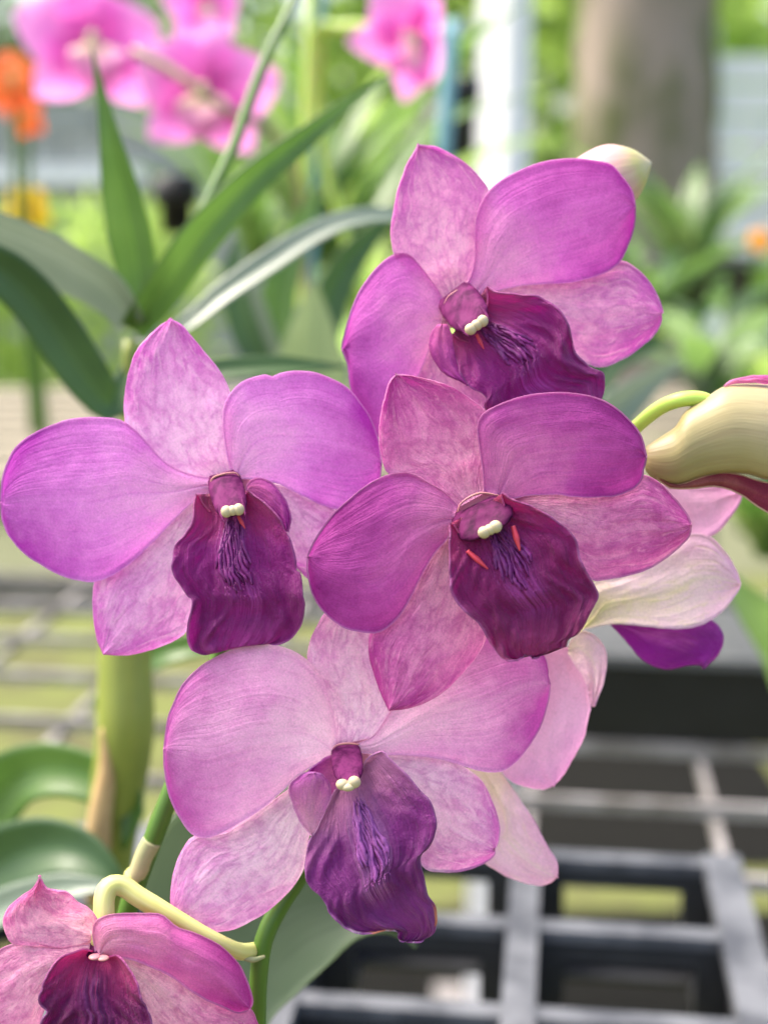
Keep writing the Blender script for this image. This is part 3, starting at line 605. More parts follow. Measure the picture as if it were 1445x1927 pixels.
sheet('petal', f, TB, [(560, 1700), (640, 1780), (760, 1810), (900, 1760), (1050, 1725), (1200, 1730), (1400, 1790), (1700, 1850), (2000, 1950)], [(560, 1740), (660, 1825), (760, 1835), (880, 1828), (1000, 1815), (1130, 1840), (1260, 1900), (1400, 2000), (1650, 2100), (2000, 1950)], D, petal_mat('bud_under_petal', (.42, .16, .14), (.24, .04, .07), (.16, .02, .06), vein=.3, seed=21, edge=(.75, .6, .4), edge_amt=.5), d0=-2, cup=2, N=30, M=11)
sheet('petal', f, TB, [(1090, 1030), (1130, 995), (1190, 970), (1290, 952), (1445, 945), (1700, 970)], [(1100, 1036), (1200, 1012), (1320, 1010), (1450, 1015), (1700, 970)], D, M['rosepetal'], d0=-1, cup=-2, N=26, M=11)
pxtube('pedicel', [(1120, 880, .30), (1160, 840, .298), (1200, 800, .294), (1240, 768, .29), (1280, 752, .287), (1320, 752, .287), (1350, 770, .288)], [13, 13, 13, 14, 14, 15, 16], M['pedicelgreen'], f)

# --- stems
pxtube('stem', [(482, 2400, .30), (483, 2100, .292), (484, 1927, .288), (487, 1840, .287), (498, 1765, .287), (530, 1700, .288), (572, 1635, .29), (650, 1500, .298), (760, 1330, .306), (880, 1120, .312), (980, 900, .314), (1050, 640, .315), (1090, 460, .313), (1080, 385, .308)],
       [19, 18, 17, 17, 18, 18, 17, 17, 16, 15, 14, 13, 11, 9], M['stem'], plant, 16)
pxtube('pedicel', [(484, 1788, .288), (450, 1790, .283), (400, 1768, .280), (330, 1728, .279), (265, 1690, .279), (232, 1668, .279), (208, 1668, .278), (197, 1690, .277), (196, 1730, .276), (190, 1780, .275)], [15, 16, 16, 16, 17, 19, 19, 20, 20, 19], M['pedicel'], plant, 16, label='thick yellow stalk of the corner bloom, bent over')
pxtube('bract', [(450, 1800, .2825), (475, 1806, .2835), (498, 1800, .285)], [2, 6, 3], M['bract'], plant, 8)
for q in ([(880, 1120, .312), (900, 1040, .298), (905, 960, .276)], [(1020, 760, .314), (960, 660, .306), (885, 580, .292)], [(700, 1425, .302), (670, 1420, .295), (655, 1410, .284)], [(930, 1010, .313), (1040, 1090, .310), (1110, 1140, .303)], [(800, 1260, .309), (900, 1330, .308), (980, 1400, .304)], [(1000, 900, .314), (1060, 890, .308), (1130, 870, .300)]):
    pxtube('pedicel', q, [9, 9, 11], M['pedicel'], plant, 10)
pxtube('stem', [(170, 2300, .318), (205, 1860, .306), (235, 1735, .303), (262, 1650, .302), (292, 1570, .301), (322, 1492, .301), (362, 1390, .302), (410, 1240, .303), (440, 1080, .302), (445, 960, .294), (440, 920, .286)],
       [20, 18, 18, 17, 18, 19, 18, 16, 14, 12, 12], M['stem'], spray1, 16)
pxtube('sheath', [(253, 1652, .302), (262, 1640, .3015), (275, 1606, .301), (287, 1582, .3005)], [19, 19.5, 19.5, 18.5], M['bract'], spray1, 16, label='papery sheath at the joint of the stem')
pxtube('node', [(248, 1660, .302), (254, 1650, .302), (258, 1642, .302)], [19, 21.5, 19], M['pedicel'], spray1, 16)

# ------------------------------------------------------------------ leaves near by
M['leaf'] = leaf_mat('leaf_green', (.06, .135, .020), (.115, .22, .038), .35, .34)
M['leaflit'] = leaf_mat('leaf_bright', (.13, .23, .05), (.21, .33, .09), .4)
M['leafgrey'] = leaf_mat('leaf_greygreen', (.14, .19, .13), (.21, .26, .19), .2, .36, .7)
M['leafdark'] = leaf_mat('leaf_dark', (.03, .075, .022), (.06, .13, .03), .2, .46, .5)
M['leafyellow'] = leaf_mat('leaf_lime', (.24, .35, .07), (.34, .46, .12), .45)
def leaf(parent, pts, widths, mat, roll=0.0, fold=.25, name='leaf', N=30, Mn=9, **k):
    """strap leaf: centre line (px,py,depth), half widths in px, rolled about its line; a V fold along the mid rib."""
    A = np.array(pts, float); W3 = P(A[:, 0], A[:, 1], A[:, 2]); c = crom(W3, N)
    dd = np.linalg.norm(c - CAM, axis=1); w = np.interp(np.linspace(0, 1, N), np.linspace(0, 1, len(widths)), widths) * dd / FPX
    return leaf_world(parent, c, w, mat, roll, fold, name, Mn, CAM - c, **k)
def leaf_world(parent, c, w, mat, roll, fold, name, Mn, facing, **k):
    N = len(c); t = np.gradient(c, axis=0); t /= np.linalg.norm(t, axis=1)[:, None] + 1e-12
    s = np.cross(t, facing); s /= np.linalg.norm(s, axis=1)[:, None] + 1e-12; n = np.cross(s, t)
    r = np.interp(np.linspace(0, 1, N), np.linspace(0, 1, np.size(roll)), np.ravel(roll)) if np.size(roll) > 1 else np.full(N, float(roll))
    s2 = s * np.cos(r)[:, None] + n * np.sin(r)[:, None]; n2 = -s * np.sin(r)[:, None] + n * np.cos(r)[:, None]
    v = np.linspace(-1, 1, Mn)
    V = c[:, None] + w[:, None, None] * (v[None, :, None] * s2[:, None] + fold * (np.abs(v) ** 1.4)[None, :, None] * n2[:, None])
    uv = [[i / (N - 1), j / (Mn - 1)] for i in range(N) for j in range(Mn)]
    o = mesh(name, V.reshape(-1, 3), grid_faces(N, Mn), mat, parent, np.array(uv), **k)
    md = o.modifiers.new('thickness', 'SOLIDIFY'); md.thickness = .0006; md.offset = 0; md.use_rim = True; md.use_rim_only = True
    return o
M['leafpale'] = leaf_mat('leaf_pale', (.24, .31, .13), (.31, .39, .17), .4, .5, .3)
M['leafdull'] = leaf_mat('leaf_dull_green', (.085, .13, .07), (.12, .17, .095), .2, .5, .4)
WID = [.55, .8, .95, 1, 1, .9, .7, .4, .03]
def ws(w): return [x * w for x in WID]
cane = empty('orchid_cane', P(215, 2000, .47), label='thick yellow green orchid cane topped by a fan of strap leaves, left', cat='orchid plant')
M['cane'] = stem_mat('cane_yellowgreen', (.17, .21, .03), (.26, .30, .05), .45, .1, 40)
M['drysheath'] = plain('dry_sheath', (.50, .36, .17), (.38, .25, .11), .8, 90, .2, .3, .0006)
pxtube('cane', [(205, 2000, .46), (208, 1640, .45), (220, 1500, .445), (236, 1380, .44), (236, 1260, .44), (238, 1150, .44), (240, 950, .438), (242, 780, .436), (246, 640, .434)], [30, 32, 40, 52, 55, 46, 28, 16, 14], M['cane'], cane, 18)
pxtube('sheath', [(180, 1700, .436), (186, 1560, .434), (200, 1450, .4335), (192, 1370, .433)], [18, 26, 20, 4], M['drysheath'], cane, 12, label='dry tan sheath peeling off the cane')
leaf(cane, [(262, 610, .43), (262, 520, .43), (240, 400, .425), (212, 270, .42), (188, 160, .418), (173, 92, .416)], [20, 36, 41, 35, 21, 9, 1], M['leaf'], [.2, .25, .35, .3], .45)
leaf(cane, [(250, 620, .43), (300, 555, .425), (370, 455, .42), (470, 345, .42), (580, 255, .425), (660, 190, .43), (728, 140, .435)], [26, 36, 36, 29, 21, 12, 1], M['leaf'], [-.2, -.1, 0, .2], .35)
leaf(cane, [(250, 640, .44), (340, 618, .45), (420, 555, .455), (500, 500, .46), (580, 448, .465), (660, 414, .47), (745, 408, .475), (850, 430, .48)], [12, 16, 24, 26, 24, 21, 16, 1], M['leafgrey'], [.5, .6, .5, .7, .9], .3)
leaf(cane, [(252, 612, .43), (205, 545, .425), (130, 495, .42), (40, 450, .415), (-60, 420, .41), (-200, 430, .40)], [28, 50, 62, 62, 56, 24], M['leafgrey'], [.5, .75, .8, .6], .3)
leaf(cane, [(245, 680, .435), (215, 765, .428), (170, 720, .422), (110, 630, .416), (50, 550, .41), (-20, 500, .405), (-140, 480, .40)], [10, 28, 43, 46, 44, 40, 10], M['leafdark'], [-.2, -.15, 0, 0], .3)
leaf(cane, [(248, 800, .436), (300, 720, .43), (400, 700, .428), (520, 690, .43), (650, 690, .435)], [12, 22, 24, 20, 2], M['leafdark'], .5, .3)
pxtube('flower_stem', [(300, 570, .44), (350, 460, .445), (400, 360, .45), (440, 275, .455), (470, 190, .46), (505, 100, .465), (545, 20, .47), (590, -90, .48)], [10, 10, 10, 11, 11, 10, 9, 7], M['stem'], cane, 12)
low = empty('orchid_shoot', P(-60, 1900, .46), label='low orchid shoot with two broad arching leaves at the left edge', cat='orchid plant')
leaf(low, [(-120, 1640, .47), (-50, 1545, .462), (40, 1465, .455), (120, 1452, .45), (200, 1478, .445), (250, 1520, .44), (232, 1600, .435)], [30, 60, 66, 52, 44, 36, 4], M['leaf'], [.25, .2, .2, -.1, -.6], .35)
leaf(low, [(-140, 1720, .44), (-40, 1650, .435), (50, 1605, .43), (130, 1600, .425), (200, 1640, .42), (245, 1690, .418)], [40, 60, 62, 54, 36, 3], M['leafdark'], [.3, .2, .1, 0], .35)
leaf(low, [(-140, 1800, .43), (-40, 1735, .42), (60, 1690, .415), (150, 1670, .41), (230, 1668, .408)], [26, 34, 34, 28, 3], M['leafgrey'], [.5, .4, .3], .3)
leaf(low, [(180, 1330, .50), (240, 1270, .49), (310, 1230, .48), (400, 1215, .48), (520, 1220, .485)], [10, 26, 28, 22, 2], M['leaf'], .4, .3)
big = empty('broad_leaf', P(430, 2100, .36), label='large dull green leaf behind the stems below the lower bloom', cat='leaf')
sheet('leaf_blade', big, T0, [(455, 2040), (380, 1900), (290, 1780), (262, 1660), (300, 1570), (360, 1510), (450, 1480), (560, 1530), (660, 1640), (730, 1720), (782, 1783)],
      [(470, 2040), (505, 1930), (560, 1870), (620, 1815), (670, 1770), (720, 1757), (755, 1768), (782, 1783)], .345, M['leafdull'], d0=6, a=8, b=-8, cup=-7, groove=1.5, jit=.5, bumps=.5, rim=.0006)
behind = empty('orchid_shoot', P(560, 900, .62), label='pale upright pointed leaf with darker leaves between the left and top blooms', cat='orchid plant')
leaf(behind, [(575, 860, .60), (582, 760, .60), (585, 660, .60), (588, 590, .60), (592, 528, .60)], [40, 70, 70, 40, 2], M['leafpale'], 0, .3)
leaf(behind, [(540, 800, .63), (500, 700, .63), (460, 610, .63), (440, 520, .63), (450, 440, .63)], [16, 24, 28, 26, 3], M['leafdark'], .3, .3)
leaf(behind, [(560, 860, .64), (520, 690, .64), (480, 560, .64), (440, 440, .64), (425, 400, .64)], [16, 22, 22, 16, 2], M['leafgrey'], .6, .3)
leaf(behind, [(580, 860, .65), (600, 640, .65), (640, 520, .65), (700, 440, .65), (770, 380, .65)], [20, 34, 36, 26, 2], M['leafdark'], -.2, .35)
leaf(behind, [(570, 860, .66), (520, 640, .66), (540, 500, .66), (570, 420, .66), (610, 330, .66)], [20, 34, 36, 26, 2], M['leaf'], .2, .35)
right = empty('orchid_shoot', P(1150, 1000, .60), label='grey green leaf pointing up to the right above the curved bud stalk', cat='orchid plant')
leaf(right, [(1090, 860, .56), (1150, 780, .56), (1200, 735, .56), (1245, 705, .56), (1285, 682, .56)], [40, 46, 36, 20, 2], M['leafgrey'], -.3, .3)
leaf(right, [(1080, 800, .60), (1130, 700, .60), (1180, 660, .60), (1260, 640, .60)], [30, 36, 26, 2], M['leafdark'], .1, .3)
edge = empty('broad_leaf', P(1500, 1400, .62), label='bright edged green leaf at the right edge beside the purple lip', cat='leaf')
leaf(edge, [(1600, 1420, .62), (1500, 1240, .61), (1420, 1150, .60), (1370, 1090, .60), (1340, 1060, .60)], [70, 76, 62, 34, 2], M['leaflit'], -.1, .25)

# ------------------------------------------------------------------ bench, crates, tray
YAW = RAD(7); CA, SA = math.cos(YAW), math.sin(YAW); BZ = .86
def AB(a, b, z): return np.array((a * CA + b * SA, -a * SA + b * CA, z))
def abbox(a0, a1, b0, b1, z0, z1):
    V, F = box_data(((a0 + a1) / 2, (b0 + b1) / 2, (z0 + z1) / 2), (a1 - a0, b1 - b0, z1 - z0))
    return np.array([AB(*p) for p in V]), F
M['galv'] = plain('galvanised_wire', (.30, .28, .27), (.13, .115, .10), .6, 45, .4, .3, .0008, lo=.4, hi=.64)
M['plastic'] = plain('grey_black_plastic', (.12, .125, .135), (.045, .048, .056), .55, 38, .4, .3, .0008, lo=.4, hi=.62)
M['black'] = plain('black_plastic', (.006, .006, .006), (.010, .010, .010), .5, 40, .4, .15, .0006)
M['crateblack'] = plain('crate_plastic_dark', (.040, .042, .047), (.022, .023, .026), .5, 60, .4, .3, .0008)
bench = empty('mesh_bench', AB(0, .9, 0), label='welded grey wire mesh bench under the plants', cat='bench')
for k in range(-4, 7):
    b0 = .70 + .0925 * k; mesh('wire', *abbox(-1.2, .75, b0 - .0026, b0 + .0026, BZ - .008, BZ), M['galv'], bench, smooth=False)
for k in range(-11, 7):
    a0 = -.009 + .108 * k; mesh('wire', *abbox(a0 - .0026, a0 + .0026, .30, 1.30, BZ - .016, BZ - .0085), M['galv'], bench, smooth=False)
for b0 in (.29, 1.31): mesh('rail', *abbox(-1.24, .79, b0 - .018, b0 + .018, BZ - .05, BZ - .017), M['galv'], bench, smooth=False)
for a0 in (-1.1, .72):
    for b0 in (.29, 1.31): mesh('leg', *abbox(a0 - .018, a0 + .018, b0 - .0179, b0 + .0179, 0, BZ - .051), M['galv'], bench, smooth=False)
def crate(a0, na, b0, nb, da, db, zt, h, label, m1, m2):
    c = empty('nursery_crate', AB(a0 + na * da / 2, b0 + nb * db / 2, zt - h), label=label, cat='crate')
    t = .0035
    for i in range(na + 1):
        a = a0 + i * da; w = .0062 if i not in (0, na) else .0078
        mesh('bar', *abbox(a - w, a + w, b0 - .006, b0 + nb * db + .006, zt - .007, zt), m1, c, smooth=False)
        mesh('divider', *abbox(a - t, a + t, b0, b0 + nb * db, zt - h, zt - .0072), m2, c, smooth=False)
    for j in range(nb + 1):
        b = b0 + j * db
        mesh('bar', *abbox(a0, a0 + na * da, b - .0045, b + .0045, zt - .0062, zt - .0012), m1, c, smooth=False)
        ps = [abbox(a0, a0 + na * da, b - t, b + t, zt - .015, zt - .0074), abbox(a0, a0 + na * da, b - t, b + t, zt - h * .999, zt - h + .008)]
        for i in range(na):
            a = a0 + i * da
            ps += [abbox(a + t, a + .017, b - t, b + t, zt - h + .008, zt - .015), abbox(a + da - .017, a + da - t, b - t, b + t, zt - h + .008, zt - .015)]
        mesh('divider', *merge(ps), m2, c, smooth=False)
    for i in range(na):
        for j in range(nb):
            a, b = a0 + i * da, b0 + j * db
            ps = [abbox(a + t, a + .013, b + t, b + db - t, zt - h, zt - h + .003), abbox(a + da - .013, a + da - t, b + t, b + db - t, zt - h, zt - h + .003),
                  abbox(a + .013, a + da - .013, b + t, b + .011, zt - h, zt - h + .0029), abbox(a + .013, a + da - .013, b + db - .011, b + db - t, zt - h, zt - h + .0029)]
            mesh('cell_floor', *merge(ps), m2, c, smooth=False)
    return c
crate(-.008 - .086 * 3, 4, .591 - .065 * 4, 4, .086, .065, .92, .057, 'grey black plastic nursery crate with square cells at lower right', M['plastic'], M['crateblack'])
tray = empty('pot_tray', AB(.3, .92, BZ), label='long black plastic tray with a grey rim at the far right of the bench', cat='tray')
mesh('tray_front', *abbox(.0, .62, .888, .893, BZ + .001, BZ + .054), M['black'], tray, smooth=False)
mesh('tray_back', *abbox(.0, .62, .995, 1.0, BZ + .001, BZ + .054), M['black'], tray, smooth=False)
mesh('tray_end', *abbox(.0, .005, .8932, .9948, BZ + .001, BZ + .054), M['black'], tray, smooth=False)
mesh('tray_end', *abbox(.615, .62, .8932, .9948, BZ + .001, BZ + .054), M['black'], tray, smooth=False)
mesh('tray_bottom', *abbox(.0052, .6148, .8932, .9948, BZ + .001, BZ + .005), M['black'], tray, smooth=False)
mesh('tray_rim', *abbox(-.006, .626, .882, 1.006, BZ + .0542, BZ + .06), plain('tray_rim_grey', (.13, .13, .13), (.09, .09, .09), .5, 40), tray, smooth=False)

# ------------------------------------------------------------------ ground, lawn, path
def sheetz(name, x0, x1, y0, y1, z, mat, kind='structure'):
    return mesh(name, [(x0, y0, z), (x1, y0, z), (x1, y1, z), (x0, y1, z)], [[0, 1, 2, 3]], mat, kind=kind, smooth=False)
sheetz('ground', -150, 150, -60, 250, 0, plain('soil_moss', (.145, .175, .045), (.075, .065, .04), .9, 5, .1, .4, .02))
sheetz('lawn', -14, 14, 7.6, 30, .008, plain('lawn_grass', (.17, .28, .06), (.24, .35, .08), .9, 2.5, .1, .5, .03))
sheetz('path', -14, 14, 4.6, 7.6, .004, plain('gravel_path', (.15, .155, .095), (.10, .11, .06), .9, 14, .1, .4, .02))
dark_sheet_ = plain('ground_sheet_black', (.005, .005, .0045), (.009, .009, .007), .9, 40, .1, .2, .004)  # near-black colour for two rectangles on the ground, a strip left bare between
sheetz('dark_ground_sheet', -.15, .84, 2.44, 3.9, .005, dark_sheet_)
sheetz('dark_ground_sheet', -.6, .84, .6, 2.27, .005, dark_sheet_)

# ------------------------------------------------------------------ posts, trunk, walls
M['white'] = plain('white_paint', (.90, .89, .88), (.87, .86, .85), .45, 12, .4, .1, .001)
post = empty('support_post', (.16, 1.85, 0), label='plain white square post rising behind the top bloom', cat='post')
px0 = P(948, 170, 1.85 / math.cos(RAD(4)))
xc, yc = float(px0[0]), float(px0[1]); wv = .0245
V, F = box_data((0, 0, 1.7), (2 * wv, 2 * wv, 3.39)); V = V @ np.array(Matrix.Rotation(RAD(42), 3, 'Z')) + np.array((xc, yc, 0))
mesh('shaft', V, F, M['white'], post, smooth=False)
mesh('foot_plate', *box_data((xc, yc, .008), (.16, .16, .016)), M['galv'], post, smooth=False)
M['bark'] = plain('bark_mossy', (.29, .24, .195), (.10, .12, .042), .95, 3.6, .1, .8, .03, detail=7, stretch=(1, 1, .45), lo=.43, hi=.57)
tk = empty('palm_tree', (.62, 3.2, 0), label='broad grey brown mossy tree trunk at upper right', cat='tree')
q0 = P(1215, 120, 3.25)
rr = 130 / FPX * 3.25
tx_, ty_ = float(q0[0]), float(q0[1])
tp = np.array([(tx_ + .03, ty_, -.02), (tx_ + .01, ty_, .5), (tx_, ty_, 1.2), (tx_ - .005, ty_, 1.8), (tx_ - .02, ty_, 2.6), (tx_, ty_, 4.2)])
V, F, uvv = tube_data(tp, np.array([1.3, 1.1, 1.0, 1.02, 1.0, .9]) * rr, 26, 70)
for i in range(len(V)):
    n_ = noise.noise(Vector(V[i]) * 6) * .5 + noise.noise(Vector(V[i]) * 15) * .3
    d_ = V[i] - np.array((tx_, ty_, V[i][2])); V[i] += d_ * .16 * n_
mesh('trunk', V, F, M['bark'], tk, uvv)
M['moss'] = leaf_mat('moss_leaf', (.10, .14, .03), (.18, .22, .05), .3, .8, .1)

M['crown'] = [leaf_mat('crown_lime', (.24, .35, .07), (.36, .48, .13), .5, .5, .3, scale=2), leaf_mat('crown_mid', (.08, .16, .04), (.15, .24, .07), .4, .5, .3, scale=2), leaf_mat('crown_dark', (.045, .09, .028), (.08, .14, .04), .3, .5, .3, scale=2)]
def cards(n, c, r, s, seed, shape=1.0):
    R = np.random.RandomState(seed); V = []; F = []; uv = []
    cl = R.normal(0, .55, (max(6, n // 60), 3)); 
    for k in range(n):
        g = cl[R.randint(len(cl))]; p = g + R.normal(0, .17, 3); p = p / max(1, np.linalg.norm(p)); p = np.asarray(c) + p * r
        d = R.normal(0, 1, 3); d[2] -= .4; d /= np.linalg.norm(d); e = np.cross(d, R.normal(0, 1, 3)); e /= np.linalg.norm(e); L = s * R.uniform(.6, 1.4); w = L * .3
        b0 = len(V); V += [p, p + d * L * .5 + e * w, p + d * L, p + d * L * .5 - e * w]; F.append([b0, b0 + 1, b0 + 2, b0 + 3]); uv += [(0, .5), (.5, 1), (1, .5), (.5, 0)]
    return np.array(V), F, np.array(uv)
def tree(x, y, h, w, mi, seed, label, cat='tree', name='garden_tree', n=1100, leafs=.2, low=.25):
    t = empty(name, (x, y, 0), label=label, cat=cat); R = np.random.RandomState(seed)
    tube('trunk', [(x, y, -.02), (x + R.uniform(-.1, .1), y, h * .35), (x + R.uniform(-.2, .2), y, h * .8)], [.05 * h, .035 * h, .015 * h], M['bark'], t, 9)
    V, F, uv = cards(n, (x, y, h * (low + 1) / 2), np.array((w, w * .8, h * (1 - low) / 2)), leafs, seed); mesh('crown', V, F, M['crown'][mi], t, uv)
tree(-3.1, 11, 3.6, 1.3, 2, 1, 'dark leafy tree far behind the pink blooms at left')
tree(-1.3, 10.5, 3.4, 1.2, 1, 2, 'mid green tree behind the leaf fan, left of the blue stakes')
tree(.0, 9.0, 3.6, 1.2, 0, 3, 'bright lime tree behind the two blue green stakes')
tree(.75, 10, 3.6, .9, 1, 4, 'tree showing just left of the white post')
tree(1.6, 9.5, 3.8, 1.0, 0, 5, 'yellow green tree between the white post and the mossy trunk')
tree(3.0, 11, 4.0, 1.3, 0, 6, 'bright tree above the pale wall at the right')
tree(-4.3, 12, 3.9, 1.4, 1, 7, 'tree at the far left edge behind the orange flower')
tree(4.6, 12, 3.0, 1.2, 2, 8, 'dark tree beyond the pale wall at the right edge')

# pale slatted walls
M['wall'] = plain('wall_pale', (.74, .76, .74), (.66, .69, .67), .8, 6, .2, .2, .004)
M['wallgrey'] = plain('wall_grey', (.36, .37, .34), (.28, .30, .28), .85, 5, .2, .3, .006)
w = empty('slat_wall', (1.9, 6.5, 0), label='pale grey slatted wall right of the mossy trunk', cat='wall')
for k in range(13): mesh('slat', *box_data((2.15, 6.5, .20 + k * .135), (1.7, .03, .118)), M['wall'], w, smooth=False)
for x in (1.42, 2.15, 2.86): mesh('wall_post', *box_data((x, 6.46, 1.0), (.07, .045, 2.0)), M['white'], w, smooth=False)
w = empty('block_wall', (-1.7, 8, 0), label='grey garden wall with a cream ledge behind the yellow flower', cat='wall')
for k in range(9):
    for j in range(7):
        mesh('block', *box_data((-2.95 + j * .40 + (.2 if k % 2 else 0), 8.0, .1 + k * .2), (.385, .16, .188)), M['wallgrey'], w, smooth=False)
mesh('ledge', *box_data((-1.75, 7.88, 1.40), (.9, .10, .10)), M['white'], w, smooth=False)
def hedge(x0, x1, y, h, dpt, mat, label, seed, n=2600):
    t = empty('clipped_hedge', ((x0 + x1) / 2, y, 0), label=label, cat='hedge'); R = np.random.RandomState(seed); V = []; F = []; uv = []
    for k in range(n):
        p = np.array((R.uniform(x0, x1), y + R.uniform(-dpt, dpt), h * R.uniform(0, 1) ** .8)); d = R.normal(0, 1, 3); d[2] += .5; d /= np.linalg.norm(d); e = np.cross(d, R.normal(0, 1, 3)); e /= np.linalg.norm(e); L = R.uniform(.06, .13)
        b0 = len(V); V += [p, p + d * L * .5 + e * L * .3, p + d * L, p + d * L * .5 - e * L * .3]; F.append([b0, b0 + 1, b0 + 2, b0 + 3]); uv += [(0, .5), (.5, 1), (1, .5), (.5, 0)]
    mesh('foliage', V, F, mat, t, np.array(uv))
hedge(-2.6, -.75, 6.0, 1.22, .35, M['crown'][0], 'clipped lime hedge below the grey garden wall', 3)

# ------------------------------------------------------------------ strap-leaved plants on the far bench
def strap_plant(px, py, d, n, L, wd, mats, label, seed, spread=.6, cat='plant', name='strap_leaf_plant', stand=True):
    b = P(px, py, d); t = empty(name, b, label=label, cat=cat); R = np.random.RandomState(seed)
    for k in range(n):
        az = 2 * math.pi * (k + R.uniform(-.3, .3)) / n; el = R.uniform(.85, 1.35); l = L * R.uniform(.65, 1.1)
        h = np.array((math.cos(az), math.sin(az), 0)); N = 14; u = np.linspace(0, 1, N)[:, None]
        c = b + h * (l * spread * (u * math.cos(el) + .5 * u ** 2)) + np.array((0, 0, 1)) * l * (u * math.sin(el) - .42 * spread * u ** 2.2)
        w = wd * np.interp(u[:, 0], [0, .3, .7, 1], [.6, 1, .8, .03]) * R.uniform(.8, 1.2)
        leaf_world(t, c, w, mats[k % len(mats)], R.uniform(-.4, .4), .35, 'leaf', 5, np.tile(np.array((0, 0, 1.0)) - .6 * h, (N, 1)))
    return t
LM = M['leaf'], M['leaflit'], M['leafyellow'], M['leafdark']
def pot(px, py, d, r, h, label, mat=None):
    b = P(px, py, d); t = empty('plant_pot', b, label=label, cat='pot'); zs = [0, .02, h - .02, h - .018, h, h]; rs = [r * .74, r * .76, r * .96, r * 1.06, r * 1.06, r * .94]
    V = []; seg = 22
    prof = list(zip(zs, rs)) + [(h * .8, r * .88)]
    for z, q in prof:
        for j in range(seg): a = 2 * math.pi * j / seg; V.append(b + np.array((q * math.cos(a), q * math.sin(a), z)))
    F = [[i * seg + j, i * seg + (j + 1) % seg, (i + 1) * seg + (j + 1) % seg, (i + 1) * seg + j] for i in range(len(prof) - 1) for j in range(seg)]
    F.append(list(range(seg))[::-1]); mesh('pot_wall', V, F, mat or M['black'], t)
    c = b + np.array((0, 0, h * .8)); V2 = [c + np.array((r * .879 * math.cos(2 * math.pi * j / seg), r * .879 * math.sin(2 * math.pi * j / seg), 0)) for j in range(seg)]
    mesh('potting_bark', V2, [list(range(seg))], M['bark'], t, smooth=False)
    return t
strap_plant(640, 560, 1.15, 15, .30, .011, (M['leafyellow'], M['leaflit'], M['leaf']), 'clump of lime strap leaves behind the blue green stakes', 11, .6)
strap_plant(480, 520, 1.3, 12, .24, .010, (M['leaf'], M['leaflit']), 'clump of mid green strap leaves below the pink blooms', 12, .7)
strap_plant(690, 640, 1.5, 14, .24, .011, (M['leaflit'], M['leafyellow']), 'bright strap leaf clump left of the top bloom', 13, .7)
strap_plant(600, 500, .98, 20, .22, .0055, (M['leaf'], M['leafdark'], M['leaflit']), 'dense narrow leaved clump just behind the long diagonal leaf', 21, .7)
strap_plant(1330, 700, 1.25, 14, .13, .010, (M['leafdark'], M['leaf']), 'dark leafy clump above the opening bud and left of the lime plant', 22, .9)
strap_plant(1290, 560, 1.6, 14, .26, .014, (M['leaf'], M['leaflit'], M['leafdark']), 'green strap leaf clump in front of the mossy trunk', 14, .6)
strap_plant(1420, 640, 1.9, 14, .28, .016, (M['leaf'], M['leafdark']), 'dark strap leaf clump at the right edge below the pale wall', 15, .7)
strap_plant(1200, 640, 1.4, 12, .20, .012, (M['leafdark'], M['leaf']), 'low dark strap leaf clump right of the top bloom', 16, .8)
strap_plant(1400, 800, 1.2, 12, .16, .016, (M['leafyellow'], M['leaflit'], M['leaf']), 'lime leafy plant above the opening bud', 17, .9)
strap_plant(1330, 780, 1.0, 10, .12, .014, (M['leafgrey'], M['leaflit']), 'low grey green leafy plant just above the bud stalk', 18, .9)
strap_plant(1440, 1050, .95, 9, .13, .012, (M['leaf'], M['leafyellow']), 'small green plant under the opening bud', 19, .9)
pot(334, 440, 1.0, .015, .04, 'small black pot between the two tall leaves at left')
pot(868, 300, 1.35, .017, .075, 'black pot left of the white post')
pot(1290, 640, 1.7, .08, .10, 'black pot holding plants in front of the mossy trunk')
M['wood'] = plain('weathered_wood', (.26, .23, .17), (.17, .15, .10), .8, 20, .2, .3, .002, stretch=(.2, 1, 1))
fb = empty('far_bench', (.2, 1.75, 0), label='low slatted far bench carrying the potted plants behind the blooms', cat='bench')
for k in range(9): mesh('slat', *box_data((.25, 1.42 + k * .085, .93), (2.0, .06, .02)), M['wood'], fb, smooth=False)
for x in (-.7, 1.2):
    for y in (1.45, 2.08): mesh('leg', *box_data((x, y, .459), (.05, .05, .918)), M['wood'], fb, smooth=False)

